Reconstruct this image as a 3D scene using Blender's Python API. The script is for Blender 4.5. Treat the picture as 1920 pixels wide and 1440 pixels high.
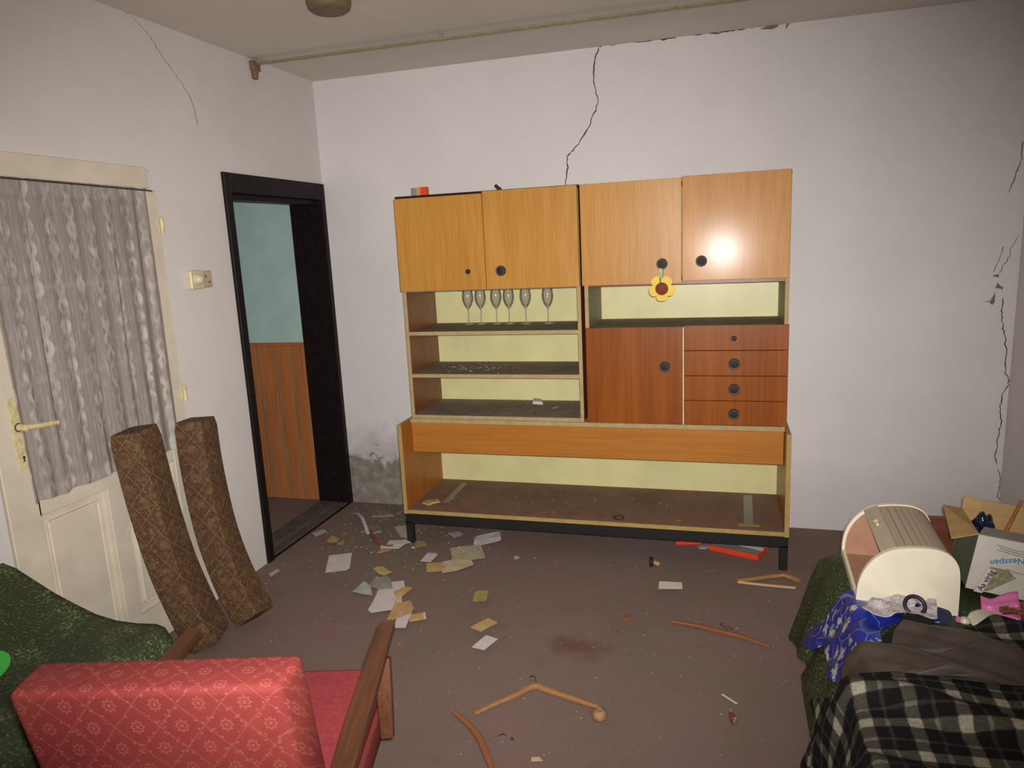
import bpy, bmesh, math, random
from mathutils import Vector, Matrix, noise
for o in list(bpy.data.objects): bpy.data.objects.remove(o)
scn = bpy.context.scene
COL = scn.collection
random.seed(7)
PI = math.pi

# ------------------------------------------------------------------ camera, light, exposure
cam = bpy.data.cameras.new('camera'); cam.sensor_width = 36.0; cam.lens = 25.40; cam.clip_start = 0.02
cam_o = bpy.data.objects.new('camera', cam); COL.objects.link(cam_o)
r_ = Vector((0.96093838, 0.27275899, -0.04690379)); u_ = Vector((-0.00787298, 0.19634464, 0.98050334)); f_ = Vector((-0.27665041, 0.94183402, -0.19082252))
M = Matrix((r_, u_, -f_)).transposed().to_4x4(); M.translation = Vector((0, -4.0962, 1.64))
cam_o.matrix_world = M
scn.camera = cam_o
w = bpy.data.worlds.new('world'); scn.world = w; w.use_nodes = True
w.node_tree.nodes['Background'].inputs[0].default_value = (0.9, 0.95, 1, 1)
w.node_tree.nodes['Background'].inputs[1].default_value = 0.05
# the camera's own flash gun: the only light in the room
fl = bpy.data.lights.new('flash', 'SPOT'); fl.energy = 551; fl.color = (1.0, 0.965, 0.93)
fl.spot_size = math.radians(104); fl.spot_blend = 1.0; fl.shadow_soft_size = 0.022
fo = bpy.data.objects.new('flash', fl); COL.objects.link(fo)
fm = M.copy(); fm.translation = Vector((0, -4.0962, 1.64)) + u_*0.03 + r_*0.02 + f_*0.01
d = (f_ - r_*0.05).normalized()
az = -d; ax = (r_ - az*r_.dot(az)).normalized(); ay = az.cross(ax)
fm2 = Matrix((ax, ay, az)).transposed().to_4x4(); fm2.translation = fm.translation
fo.matrix_world = fm2 @ Matrix.Diagonal((1.0, 0.75, 1.0, 1.0))      # a flash head throws a wide, low beam
scn.view_settings.view_transform = 'Standard'; scn.view_settings.look = 'None'
scn.view_settings.gamma = 1.0; scn.view_settings.use_curve_mapping = False
scn.view_settings.exposure = 0.0

# ------------------------------------------------------------------ materials
def lin(c):
    if isinstance(c, str):
        c = tuple(int(c[i:i+2], 16)/255 for i in (0, 2, 4))
    return tuple((x/12.92 if x <= .04045 else ((x+.055)/1.055)**2.4) for x in c) + (1,)
class NT:
    def __init__(s, name, rough=.6, spec=.3, coat=0, metal=0):
        s.m = bpy.data.materials.new(name); s.m.use_nodes = True
        s.t = s.m.node_tree; s.b = s.t.nodes['Principled BSDF']
        s.b.inputs['Roughness'].default_value = rough
        s.b.inputs['Specular IOR Level'].default_value = spec
        s.b.inputs['Coat Weight'].default_value = coat
        s.b.inputs['Metallic'].default_value = metal
        s._oc = None
    def n(s, typ, **kw):
        x = s.t.nodes.new(typ)
        for k, v in kw.items(): setattr(x, k, v)
        return x
    def l(s, a, b): s.t.links.new(a, b)
    def coord(s, kind='Object', scale=(1, 1, 1), rot=(0, 0, 0)):
        tc = s.n('ShaderNodeTexCoord'); mp = s.n('ShaderNodeMapping')
        mp.inputs['Scale'].default_value = scale; mp.inputs['Rotation'].default_value = rot
        s.l(tc.outputs[kind], mp.inputs['Vector']); return mp.outputs[0]
    def noise(s, co, scale=5, detail=4, rough=.55, dist=0):
        x = s.n('ShaderNodeTexNoise'); x.inputs['Scale'].default_value = scale; x.inputs['Detail'].default_value = detail
        x.inputs['Roughness'].default_value = rough; x.inputs['Distortion'].default_value = dist
        s.l(co, x.inputs['Vector']); return x.outputs[0]
    def voro(s, co, scale=5, feat='F1', rnd=1.0, out=0):
        x = s.n('ShaderNodeTexVoronoi', feature=feat); x.inputs['Scale'].default_value = scale
        x.inputs['Randomness'].default_value = rnd
        s.l(co, x.inputs['Vector']); return x.outputs[out]
    def ramp(s, fac, stops, interp='LINEAR'):
        x = s.n('ShaderNodeValToRGB'); x.color_ramp.interpolation = interp
        e = x.color_ramp.elements
        while len(e) < len(stops): e.new(.5)
        for i, (p, c) in enumerate(stops):
            e[i].position = p; e[i].color = c if len(c) == 4 else lin(c)
        s.l(fac, x.inputs[0]); return x.outputs[0]
    def step(s, fac, a, b):
        x = s.n('ShaderNodeMapRange', interpolation_type='SMOOTHSTEP'); x.inputs[1].default_value = a; x.inputs[2].default_value = b
        s.l(fac, x.inputs[0]); return x.outputs[0]
    def math(s, op, a, b=None, c=None):
        x = s.n('ShaderNodeMath', operation=op)
        for i, v in enumerate((a, b, c)):
            if v is None: continue
            if isinstance(v, (int, float)): x.inputs[i].default_value = v
            else: s.l(v, x.inputs[i])
        return x.outputs[0]
    def mix(s, fac, a, b, typ='MIX'):
        x = s.n('ShaderNodeMix', data_type='RGBA', blend_type=typ)
        for i, v in ((0, fac), (6, a), (7, b)):
            if isinstance(v, (int, float)): x.inputs[i].default_value = v
            elif isinstance(v, (tuple, list)): x.inputs[i].default_value = v
            else: s.l(v, x.inputs[i])
        return x.outputs[2]
    def xyz(s, co):
        x = s.n('ShaderNodeSeparateXYZ'); s.l(co, x.inputs[0]); return x.outputs
    def comb(s, x, y, z=0):
        c = s.n('ShaderNodeCombineXYZ')
        for i, v in enumerate((x, y, z)):
            if isinstance(v, (int, float)): c.inputs[i].default_value = v
            else: s.l(v, c.inputs[i])
        return c.outputs[0]
    def color(s, c): 
        if isinstance(c, (tuple, list)): s.b.inputs['Base Color'].default_value = c
        else: s.l(c, s.b.inputs['Base Color'])
        return s
    def bump(s, h, strength=.3, dist=.01):
        x = s.n('ShaderNodeBump'); x.inputs['Strength'].default_value = strength; x.inputs['Distance'].default_value = dist
        s.l(h, x.inputs['Height']); s.l(x.outputs[0], s.b.inputs['Normal']); return s

def plain(name, c, rough=.6, spec=.3, var=.08, scale=30, coat=0, metal=0, bump=0.0):
    t = NT(name, rough, spec, coat, metal); c = lin(c)
    co = t.coord(); n = t.noise(co, scale, 5)
    lo = tuple(max(0, v*(1-var*2)) for v in c[:3])+(1,); hi = tuple(min(1, v*(1+var*2)) for v in c[:3])+(1,)
    t.color(t.ramp(n, [(.3, lo), (.7, hi)]))
    if bump: t.bump(n, bump)
    return t.m
def wood(name, dark, light, axis='Z', rough=.3, spec=.4, scale=1.0, coat=0.0, contrast=1.0, fig=0.0):
    t = NT(name, rough, spec, coat); t.b.inputs['Coat Roughness'].default_value = .185
    sc = {'Z': (70, 70, 2.2), 'X': (2.2, 70, 70), 'Y': (70, 2.2, 70)}[axis]
    co = t.coord('Object', tuple(v*scale for v in sc))
    fine = t.noise(co, 2.2, 6, .65)
    sb = {'Z': (9, 9, .8), 'X': (.8, 9, 9), 'Y': (9, .8, 9)}[axis]
    broad = t.noise(t.coord('Object', sb), 1.2, 4, .55, .6)
    f = t.math('ADD', t.math('MULTIPLY', fine, .55), t.math('MULTIPLY', broad, .45+fig))
    t.color(t.ramp(f, [(.5-.16/contrast, lin(dark)), (.52+.14/contrast+fig*.4, lin(light))]))
    t.bump(fine, .05, .002)
    return t.m

def wall_mat(name, base, stain=None):
    t = NT(name, .9, .12)
    co = t.coord()
    n1 = t.noise(co, 2.2, 5, .6); n2 = t.noise(co, 45, 5, .6); n3 = t.noise(co, 9, 4, .6)
    c = lin(base)
    a = tuple(v*.965 for v in c[:3])+(1,); b = tuple(min(1, v*1.025) for v in c[:3])+(1,)
    col = t.ramp(n1, [(.35, a), (.65, b)])
    spots = t.step(t.voro(co, 7), .012, .03)
    col = t.mix(t.math('MULTIPLY', t.math('SUBTRACT', 1, spots), .35), col, lin('6b625c'))
    if stain:
        X = t.xyz(co)
        # damp, salt-eaten plaster at the foot of the wall next to the door
        zz = t.math('ADD', X[2], t.math('MULTIPLY', t.math('SUBTRACT', n3, .5), .55))
        zz = t.math('ADD', zz, t.math('MULTIPLY', X[0], .0))
        xx = t.math('ADD', X[0], t.math('MULTIPLY', t.math('SUBTRACT', t.noise(co, 6, 5, .65), .5), .5))
        mx = t.math('SUBTRACT', 1, t.step(xx, -1.72, -1.45))
        # smoothed off above, bare plaster below ~0.38 m
        bare = t.math('MULTIPLY', t.math('SUBTRACT', 1, t.step(zz, .27, .33)), mx)
        grey = t.math('MULTIPLY', t.math('SUBTRACT', 1, t.step(zz, .30, .62)), mx)
        col = t.mix(t.math('MULTIPLY', grey, .45), col, lin('8d8780'))
        pl = t.ramp(t.noise(co, 14, 6, .7), [(.32, lin('5d5449')), (.55, lin('857c70')), (.72, lin('aaa299'))])
        col = t.mix(bare, col, pl)
        low = t.math('SUBTRACT', 1, t.step(t.math('ADD', X[2], t.math('MULTIPLY', t.math('SUBTRACT', n3, .5), .3)), .1, .5))
        col = t.mix(t.math('MULTIPLY', low, .25), col, lin('9c9794'))
        h = t.math('SUBTRACT', t.math('ADD', t.math('MULTIPLY', n2, .25), t.math('MULTIPLY', n3, .4)), t.math('MULTIPLY', bare, 1.2))
    else:
        h = t.math('ADD', t.math('MULTIPLY', n2, .25), t.math('MULTIPLY', n3, .4))
    t.color(col); t.bump(h, .35, .006)
    return t.m
MAT = {}
MAT['wall_back'] = wall_mat('limewash_back', 'd6d0ce', True)
MAT['wall'] = wall_mat('limewash', 'd2ccc8')
MAT['ceiling'] = wall_mat('limewash_ceiling', 'd8d0c5')
MAT['teal'] = plain('teal_paint', 'a9c2ba', .55, .3, .04, 6, bump=.05)
MAT['crack'] = plain('crack_gap', '544a44', .9, .1)
MAT['mud'] = plain('bare_mud_plaster', '7d7062', .95, .1, .15, 60, bump=.5)
MAT['brick'] = plain('red_brick', '8a5148', .9, .1, .12, 40, bump=.3)
def floor_mat():
    t = NT('worn_brown_carpet', .95, .08)
    co = t.coord()
    n = t.noise(co, 260, 3, .7); b = t.noise(co, 1.6, 5, .6); s = t.noise(co, 5, 5, .65)
    col = t.ramp(b, [(.3, lin('79695d')), (.5, lin('7f6c63')), (.72, lin('866a66'))])
    red = t.step(s, .56, .72)
    col = t.mix(t.math('MULTIPLY', red, .35), col, lin('7d544c'))
    X = t.xyz(co)
    # rust-red stain in the middle of the floor
    dx = t.math('ADD', X[0], .56); dy = t.math('MULTIPLY', t.math('ADD', X[1], 1.44), 1.7)
    dd = t.math('SQRT', t.math('ADD', t.math('MULTIPLY', dx, dx), t.math('MULTIPLY', dy, dy)))
    dd = t.math('ADD', dd, t.math('MULTIPLY', t.math('SUBTRACT', s, .5), .35))
    st = t.math('SUBTRACT', 1, t.step(dd, .05, .17))
    col = t.mix(t.math('MULTIPLY', st, .6), col, lin('63403a'))
    # plaster dust near the damp corner
    dx = t.math('ADD', X[0], 1.85); dy = t.math('ADD', X[1], .25)
    dd = t.math('SQRT', t.math('ADD', t.math('MULTIPLY', dx, dx), t.math('MULTIPLY', dy, dy)))
    dd = t.math('ADD', dd, t.math('MULTIPLY', t.math('SUBTRACT', s, .5), .8))
    du = t.math('SUBTRACT', 1, t.step(dd, .25, .95))
    col = t.mix(t.math('MULTIPLY', du, .6), col, lin('7b6f60'))
    g = t.ramp(n, [(.3, (.72, .72, .72, 1)), (.7, (1.22, 1.22, 1.22, 1))])
    col = t.mix(1.0, col, g, 'MULTIPLY')
    t.color(col); t.bump(n, .5, .004)
    return t.m
MAT['floor'] = floor_mat()
MAT['black_paint'] = plain('black_brown_gloss_paint', '1c1615', .45, .15, .15, 40)
MAT['sill'] = plain('worn_sill_wood', '5b5047', .8, .2, .15, 25)
MAT['cream_paint'] = plain('cream_door_paint', 'cfc3b0', .5, .35, .05, 7, bump=.04)
MAT['brass_old'] = plain('painted_old_brass', 'cbbd8c', .4, .5, .12, 60)
MAT['iron'] = plain('dull_iron', '55504c', .5, .5, .2, 60, metal=.6)
MAT['yel_wood'] = wood('golden_ash_veneer', 'a6722c', 'c48e42', 'Z', .38, .3, 1, .0)
MAT['yel_wood_red'] = wood('golden_ash_veneer_darker', 'a67030', 'c48a48', 'Z', .5, .25, 1, .13)
MAT['red_wood'] = wood('reddish_mahogany_veneer', '70370b', '914f17', 'Z', .36, .2, .45, .02, 1, .12)
MAT['orange_wood'] = wood('orange_veneer', '9d6224', 'b17531', 'X', .35, .3, .6, .0)
MAT['side_wood'] = wood('dark_side_veneer', '6c3b22', '8b5230', 'Z', .35, .35, .5)
MAT['side_grey'] = wood('dusty_side_veneer', '7d7355', '8f8465', 'Z', .5, .3, .5)
MAT['side_or'] = wood('orange_side_veneer', '96591d', 'b0702c', 'Z', .35, .35, .5)
MAT['edge'] = plain('raw_edge_strip', 'a9926a', .7, .25, .06, 40)
MAT['edge_yel'] = plain('yellowed_edge_strip', 'a38851', .6, .25, .06, 40)
MAT['back_cream'] = plain('cream_green_hardboard', 'd4cd97', .35, .4, .04, 5)
def dusty(name, base, dust, s=18):
    t = NT(name, .8, .2); co = t.coord(); n = t.noise(co, s, 6, .7); b = t.noise(co, 4, 4)
    t.color(t.ramp(t.math('ADD', t.math('MULTIPLY', n, .5), t.math('MULTIPLY', b, .5)), [(.35, lin(base)), (.65, lin(dust))])); return t.m
MAT['shelf_top'] = dusty('dusty_shelf_veneer', '77675a', '968872')
MAT['base_top'] = dusty('dusty_base_veneer', '745848', '8a6d59')
MAT['black_steel'] = plain('black_steel', '1d1c1b', .45, .4, .1, 50)
MAT['knob_black'] = plain('black_plastic', '241f1d', .6, .25, .1, 80)
MAT['knob_ring'] = plain('dull_chrome', '544a43', .45, .4, .05, 80)
MAT['dark'] = plain('dark_gap', '2c1510', .7, .2)
MAT['white_strip'] = plain('white_edge_strip', 'd8cdb8', .5, .3)
MAT['paper_white'] = plain('white_paper', 'c9bfba', .8, .2, .03, 20)
MAT['paper_grey'] = plain('grey_paper', 'a7a196', .8, .2, .06, 20)
MAT['paper_blue'] = plain('bluish_paper', 'a3a8a2', .8, .2, .1, 14)
MAT['foil_grey'] = dusty('grey_printed_foil', '6f675c', 'a39d92', 25)
def packet(name, a, b, c, s=14):
    t = NT(name, .7, .25); co = t.coord(); n = t.noise(co, s, 3, .6)
    t.color(t.ramp(n, [(.38, lin(a)), (.52, lin(b)), (.66, lin(c))])); return t.m
MAT['packet_yellow'] = packet('yellow_seed_packet', 'b3965a', 'b79c62', 'bda87c')
MAT['packet_orange'] = packet('orange_yellow_packet', 'b8975c', 'b58d60', 'bda093')
MAT['packet_pale'] = packet('pale_yellow_packet', 'b9a377', 'bfae92', 'c3b8ac')
MAT['packet_speck'] = packet('speckled_beige_packet', '9d9478', 'ada486', 'beb6a0', 60)
MAT['packet_olive'] = packet('olive_yellow_packet', '958552', 'a6935a', '94835a')
MAT['hanger_wood'] = wood('hanger_beech', '8f6540', 'a97f55', 'X', .4, .35, .6)
MAT['hanger_orange'] = wood('hanger_orange', '865232', '9a6540', 'X', .35, .4, .6)
MAT['hanger_red'] = wood('hanger_redbrown', '774a2f', '905f3c', 'X', .4, .35, .6)
MAT['hanger_pale'] = wood('hanger_pale', 'a88660', 'bc9c76', 'X', .5, .3, .6)
MAT['wire'] = plain('steel_wire', '4d4744', .4, .5, .1, 50, metal=.5)
MAT['redplastic'] = plain('red_brown_plastic', '7d4434', .35, .4, .06, 20)
MAT['orange_red'] = plain('orange_red_card', 'd24324', .45, .35, .04, 12)
MAT['tray_grey'] = plain('grey_tray_inner', '8b857d', .6, .3, .08, 10)
MAT['white_card'] = plain('white_card', 'd3ccc4', .6, .3, .03, 15)
MAT['arm_wood'] = wood('armrest_brown_beech', '472a1a', '663f26', 'Y', .4, .35, .6, .0)
MAT['plaster_bit'] = plain('plaster_crumbs', 'aaa194', .9, .1, .1, 60)
MAT['glass_bit'] = plain('glass_grit', 'b9bfbb', .15, .6, .1, 60)
MAT['dark_bit'] = plain('dark_grit', '3b322b', .9, .1, .1, 60)
MAT['cream_plastic'] = plain('cream_bakelite', 'c8bd9a', .35, .4, .04, 40)
MAT['grey_plastic'] = plain('beige_plastic', 'b3a18a', .4, .4, .04, 40)
MAT['brown_plastic'] = plain('brown_bakelite', '6e6149', .5, .3, .08, 30)
MAT['rail'] = plain('dull_varnished_rail', '8f8468', .5, .3, .08, 40)
MAT['rail_end'] = plain('dull_brown_rail_end', '7d5f4a', .5, .3, .08, 40)
MAT['flower_yellow'] = plain('yellow_painted_wood', 'dcbc3a', .5, .3, .05, 30)
MAT['flower_brown'] = plain('brown_felt', '7e3a2c', .8, .2, .1, 40)
MAT['ribbon_green'] = plain('green_ribbon', '4c7a34', .6, .3, .08, 40)
MAT['ribbon_pale'] = plain('pale_ribbon', 'a9b89a', .6, .3, .08, 40)
MAT['lime'] = plain('bright_green_plastic', '2fae35', .25, .5, .03, 10)
MAT['bin_cream'] = plain('cream_bread_bin_paint', 'e6dcc3', .4, .4, .03, 12)
MAT['bin_slat'] = wood('pinkish_grey_slat', 'b09a84', 'bca893', 'Y', .5, .3, .5)
MAT['bin_lead'] = wood('leading_slat', 'b6a991', 'c2b59d', 'Y', .45, .3, .5)
MAT['bin_in'] = plain('peach_inner_board', 'ac8168', .6, .25, .04, 20)
MAT['brass_knob'] = plain('pale_brass_knob', 'c9be8e', .25, .6, .05, 60, metal=.3)
MAT['cardboard'] = plain('brown_cardboard', 'a98a5c', .8, .2, .05, 25)
MAT['cardboard_in'] = plain('brown_cardboard_inside', 'b3915f', .8, .2, .05, 25)
MAT['box_white'] = plain('white_box_print', 'c9c1b6', .55, .3, .03, 20)
MAT['box_grey'] = plain('grey_box_flap', '8d857c', .6, .3, .04, 20)
MAT['box_side'] = plain('grey_green_box_side', '767b66', .6, .3, .06, 20)
MAT['ink_blue'] = plain('blue_ink', '3f7fb2', .6, .2)
MAT['ink_grey'] = plain('grey_ink', '77756c', .6, .2)
MAT['ink_black'] = plain('black_ink', '3a302c', .6, .2)
MAT['head_wood'] = wood('dark_red_brown_board', '5a3020', '764430', 'X', .4, .35, .5)
MAT['stick'] = plain('orange_brown_stick', '8f5528', .5, .3, .1, 40)
MAT['pink'] = plain('pink_plastic', 'cf6fa0', .35, .4, .04, 12)
MAT['ivory'] = plain('ivory_plastic', 'c9c2ab', .35, .4, .04, 20)
MAT['purple_black'] = plain('purple_black_plastic', '2c1830', .4, .4, .08, 40)
MAT['hair'] = plain('reddish_brown_hair', '6a3226', .6, .3, .25, 120)
MAT['hair_gold'] = plain('golden_brown_hair', '8f6e3a', .6, .3, .2, 120)
MAT['peach'] = plain('peach_skin', '94704f', .6, .3, .12, 60)
MAT['leaf'] = packet('dry_brown_leaf', '4c2f20', '80563c', 'a89a82', 40)
def lattice(t, u, v, cell):
    a = t.math('MULTIPLY', t.math('ADD', u, v), 1/cell); b = t.math('MULTIPLY', t.math('SUBTRACT', u, v), 1/cell)
    fa = t.math('SUBTRACT', t.math('FRACT', a), .5); fb = t.math('SUBTRACT', t.math('FRACT', b), .5)
    r = t.math('SQRT', t.math('ADD', t.math('MULTIPLY', fa, fa), t.math('MULTIPLY', fb, fb)))
    th = t.math('ARCTAN2', fa, fb)
    line = t.math('MAXIMUM', t.math('ABSOLUTE', fa), t.math('ABSOLUTE', fb))
    return fa, fb, r, th, line
def red_brocade():
    t = NT('red_floral_brocade', .75, .25); co = t.coord(); X = t.xyz(co)
    wob = t.math('MULTIPLY', t.math('SUBTRACT', t.noise(co, 9, 2), .5), .012)
    u = t.math('ADD', t.math('ADD', X[0], wob), t.math('MULTIPLY', X[1], .15)); v = t.math('ADD', X[2], t.math('MULTIPLY', X[1], 1.0))
    fa, fb, r, th, line = lattice(t, u, v, .085)
    pet = t.math('ADD', .16, t.math('MULTIPLY', t.math('COSINE', t.math('MULTIPLY', th, 8)), .035))
    q = t.math('SUBTRACT', r, pet)
    flower = t.math('SUBTRACT', 1, t.step(t.math('ABSOLUTE', q), .02, .05))
    core = t.math('SUBTRACT', 1, t.step(r, .04, .075))
    stem = t.step(line, .468, .485)
    lv = t.math('MULTIPLY', t.step(line, .36, .42), t.math('SUBTRACT', 1, t.step(t.voro(co, 85), .25, .36)))
    m = t.math('MAXIMUM', t.math('MAXIMUM', flower, core), t.math('MAXIMUM', t.math('MULTIPLY', stem, .6), lv))
    weave = t.noise(co, 420, 2)
    m = t.math('MULTIPLY', m, t.math('ADD', .35, t.math('MULTIPLY', weave, .7)))
    c = t.mix(t.math('MULTIPLY', m, .6), lin('7e2f2d'), lin('a86455'))
    c = t.mix(t.math('MULTIPLY', t.step(t.noise(co, 3.5, 3), .5, .75), .35), c, lin('a24c38'))
    t.color(c); t.bump(t.math('ADD', weave, m), .3, .003)
    return t.m
MAT['red_brocade'] = red_brocade()
MAT['red_plain'] = plain('red_plush', '943a3e', .85, .2, .07, 60, bump=.2)
def brown_brocade():
    t = NT('brown_patterned_upholstery', .8, .25); co = t.coord(); X = t.xyz(co)
    u = t.math('ADD', t.math('MULTIPLY', X[0], 1.0), t.math('MULTIPLY', X[1], 1.0)); v = X[2]
    fa, fb, r, th, line = lattice(t, u, v, .125)
    rays = t.math('MULTIPLY', t.step(t.math('ADD', t.math('COSINE', t.math('MULTIPLY', th, 22)), t.math('MULTIPLY', t.noise(co, 60, 3), 1.0)), .7, 1.2), t.math('SUBTRACT', 1, t.step(r, .28, .47)))
    scr = t.step(t.noise(t.coord('Object', (1, 1, .8), (.3, .4, .6)), 70, 4, .75, 2.5), .53, .63)
    ln = t.step(line, .465, .49)
    m = t.math('MAXIMUM', t.math('MAXIMUM', t.math('MULTIPLY', t.math('MULTIPLY', rays, t.step(t.noise(co, 28, 3), .42, .6)), .8), t.math('MULTIPLY', scr, .75)), t.math('MULTIPLY', ln, .4))
    c = t.mix(m, lin('4f3727'), lin('94784f'))
    t.color(c); t.bump(t.noise(co, 300, 3), .4, .004)
    return t.m
MAT['brown_brocade'] = brown_brocade()
def green_brocade():
    t = NT('green_paisley_brocade', .6, .35); co = t.coord()
    d = t.voro(co, 9); ring = t.step(t.math('SINE', t.math('MULTIPLY', d, 52)), .2, .9)
    fine = t.step(t.noise(co, 130, 3, .7), .5, .62)
    reg = t.step(t.noise(co, 6, 3), .45, .62)
    m = t.math('MULTIPLY', t.math('MAXIMUM', t.math('MULTIPLY', ring, .5), t.math('MULTIPLY', reg, .9)), fine)
    c = t.mix(m, lin('30361f'), lin('7d8d5c'))
    t.color(c); t.bump(t.noise(co, 200, 3), .4, .004); 
    return t.m
MAT['green_brocade'] = green_brocade()
def plaid():
    t = NT('black_grey_white_plaid', .9, .15); uv = t.coord('UV'); co = t.coord()
    wob = t.math('MULTIPLY', t.math('SUBTRACT', t.noise(co, 25, 2), .5), .012)
    X = t.xyz(uv)
    def stripe(c):
        f = t.math('FRACT', t.math('MULTIPLY', t.math('ADD', c, wob), 1/.108))
        a = t.math('MULTIPLY', t.step(f, .10, .15), t.math('SUBTRACT', 1, t.step(f, .38, .43)))
        b = t.math('MULTIPLY', t.step(f, .66, .69), t.math('SUBTRACT', 1, t.step(f, .74, .77)))
        return t.math('MAXIMUM', a, t.math('MULTIPLY', b, .35))
    su, sv = stripe(X[0]), stripe(X[1])
    v = t.math('MULTIPLY', t.math('ADD', su, sv), .5)
    c = t.ramp(v, [(0, lin('191918')), (.5, lin('4b473f')), (1, lin('a39b88'))])
    f = t.noise(co, 160, 4, .7)
    c = t.mix(1.0, c, t.ramp(f, [(.3, (.6, .6, .6, 1)), (.7, (1.3, 1.3, 1.3, 1))]), 'MULTIPLY')
    t.color(c); t.bump(f, .6, .006)
    return t.m
MAT['plaid'] = plaid()
def scarf():
    t = NT('blue_floral_satin', .35, .45); co = t.coord('UV'); 
    w1 = t.noise(co, 14, 3)
    d = t.voro(co, 15, 'F1', 1.0); ang = t.noise(co, 48, 3, .7)
    fl_ = t.math('SUBTRACT', 1, t.step(t.math('ADD', d, t.math('MULTIPLY', t.math('SUBTRACT', ang, .5), 1.5)), .26, .32))
    vine = t.step(t.voro(t.coord('UV', (1, 1, 1), (0, 0, .5)), 7, 'DISTANCE_TO_EDGE'), .005, .016)
    m = t.math('MAXIMUM', fl_, t.math('MULTIPLY', t.math('SUBTRACT', 1, vine), .3))
    c = t.mix(m, lin('1f2f8c'), lin('b9b9b4'))
    t.color(c); return t.m
MAT['scarf'] = scarf()
def lace(name, base, hole):
    t = NT(name, .85, .2); co = t.coord(); n = t.noise(co, 120, 4, .75); n2 = t.noise(co, 30, 3)
    t.color(t.ramp(t.math('ADD', t.math('MULTIPLY', n, .7), t.math('MULTIPLY', n2, .3)), [(.36, lin(hole)), (.5, lin(base)), (.7, lin('e2dcd8'))]))
    t.bump(n, .8, .006); return t.m
MAT['lace'] = lace('white_lace', 'c8c0be', '8d8790')
MAT['brown_cloth'] = plain('dark_brown_leatherette', '463c34', .55, .35, .12, 12, bump=.1)
MAT['black_cloth'] = plain('black_cloth', '1c181a', .8, .2, .1, 20)
MAT['navy_cloth'] = plain('navy_cloth', '2a3058', .7, .25, .08, 30)
def curtain_mat():
    t = NT('grey_lace_curtain', .85, .2); co = t.coord(); X = t.xyz(co)
    u = t.math('MULTIPLY', X[1], 1); v = X[2]
    wv = t.math('ADD', t.math('MULTIPLY', t.math('SINE', t.math('MULTIPLY', v, 44)), .013), t.math('MULTIPLY', t.math('SUBTRACT', t.noise(co, 12, 2), .5), .03))
    f = t.math('FRACT', t.math('MULTIPLY', t.math('ADD', u, wv), 1/.09))
    col1 = t.math('SUBTRACT', 1, t.step(t.math('ABSOLUTE', t.math('SUBTRACT', f, .5)), 0.09, .17))
    f2 = t.math('FRACT', t.math('MULTIPLY', t.math('SUBTRACT', u, wv), 1/.09))
    col2 = t.math('SUBTRACT', 1, t.step(t.math('ABSOLUTE', t.math('SUBTRACT', f2, .5)), .06, .14))
    mesh_ = t.noise(co, 300, 2)
    stripes = t.step(t.math('SINE', t.math('MULTIPLY', u, 420)), -.3, .6)
    pat = t.math('MAXIMUM', col1, col2)
    a = t.math('ADD', .72, t.math('MULTIPLY', pat, .14)); a = t.math('ADD', a, t.math('MULTIPLY', stripes, .08))
    a = t.math('ADD', a, t.math('MULTIPLY', t.math('SUBTRACT', mesh_, .5), .2))
    thr = t.step(t.noise(t.coord('Object', (1, 1, .12)), 130, 3, .7), .5, .72)
    pp = t.math('MAXIMUM', t.math('MULTIPLY', pat, t.math('MULTIPLY', t.step(t.noise(co, 16, 3), .35, .65), .75)), t.math('MULTIPLY', thr, .55))
    t.color(t.mix(pp, lin('99908a'), lin('c6beb6')))
    t.l(a, t.b.inputs['Alpha']); return t.m
MAT['curtain'] = curtain_mat()
def glass_mat(name, tint, rough=0.0, frost=0.0):
    m = bpy.data.materials.new(name); m.use_nodes = True; nt = m.node_tree; nt.nodes.clear()
    o = nt.nodes.new('ShaderNodeOutputMaterial'); tr = nt.nodes.new('ShaderNodeBsdfTransparent'); gl = nt.nodes.new('ShaderNodeBsdfGlossy'); df = nt.nodes.new('ShaderNodeBsdfDiffuse')
    tr.inputs[0].default_value = tint; gl.inputs['Roughness'].default_value = .06; gl.inputs[0].default_value = (1, 1, 1, 1); df.inputs[0].default_value = (.6, .56, .4, 1)
    fr = nt.nodes.new('ShaderNodeFresnel'); fr.inputs[0].default_value = 1.45
    m1 = nt.nodes.new('ShaderNodeMixShader'); m2 = nt.nodes.new('ShaderNodeMixShader'); m1.inputs[0].default_value = frost
    nt.links.new(tr.outputs[0], m1.inputs[1]); nt.links.new(df.outputs[0], m1.inputs[2])
    nt.links.new(fr.outputs[0], m2.inputs[0]); nt.links.new(m1.outputs[0], m2.inputs[1]); nt.links.new(gl.outputs[0], m2.inputs[2])
    nt.links.new(m2.outputs[0], o.inputs[0]); return m
MAT['pane'] = glass_mat('window_glass', (.85, .88, .86, 1), 0, .03)
MAT['wineglass'] = glass_mat('dusty_wine_glass', (.96, .95, .88, 1), 0, .34)
MAT['blue_glass'] = NT('blue_cellophane', .1, .8).color(lin('0b1830')).m
MAT['tape'] = plain('old_grey_tape', '7f7a68', .35, .4, .08, 30)
MAT['wrapper'] = plain('crumpled_greenish_wrapper', '8b8668', .3, .5, .15, 60, bump=.6)

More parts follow.
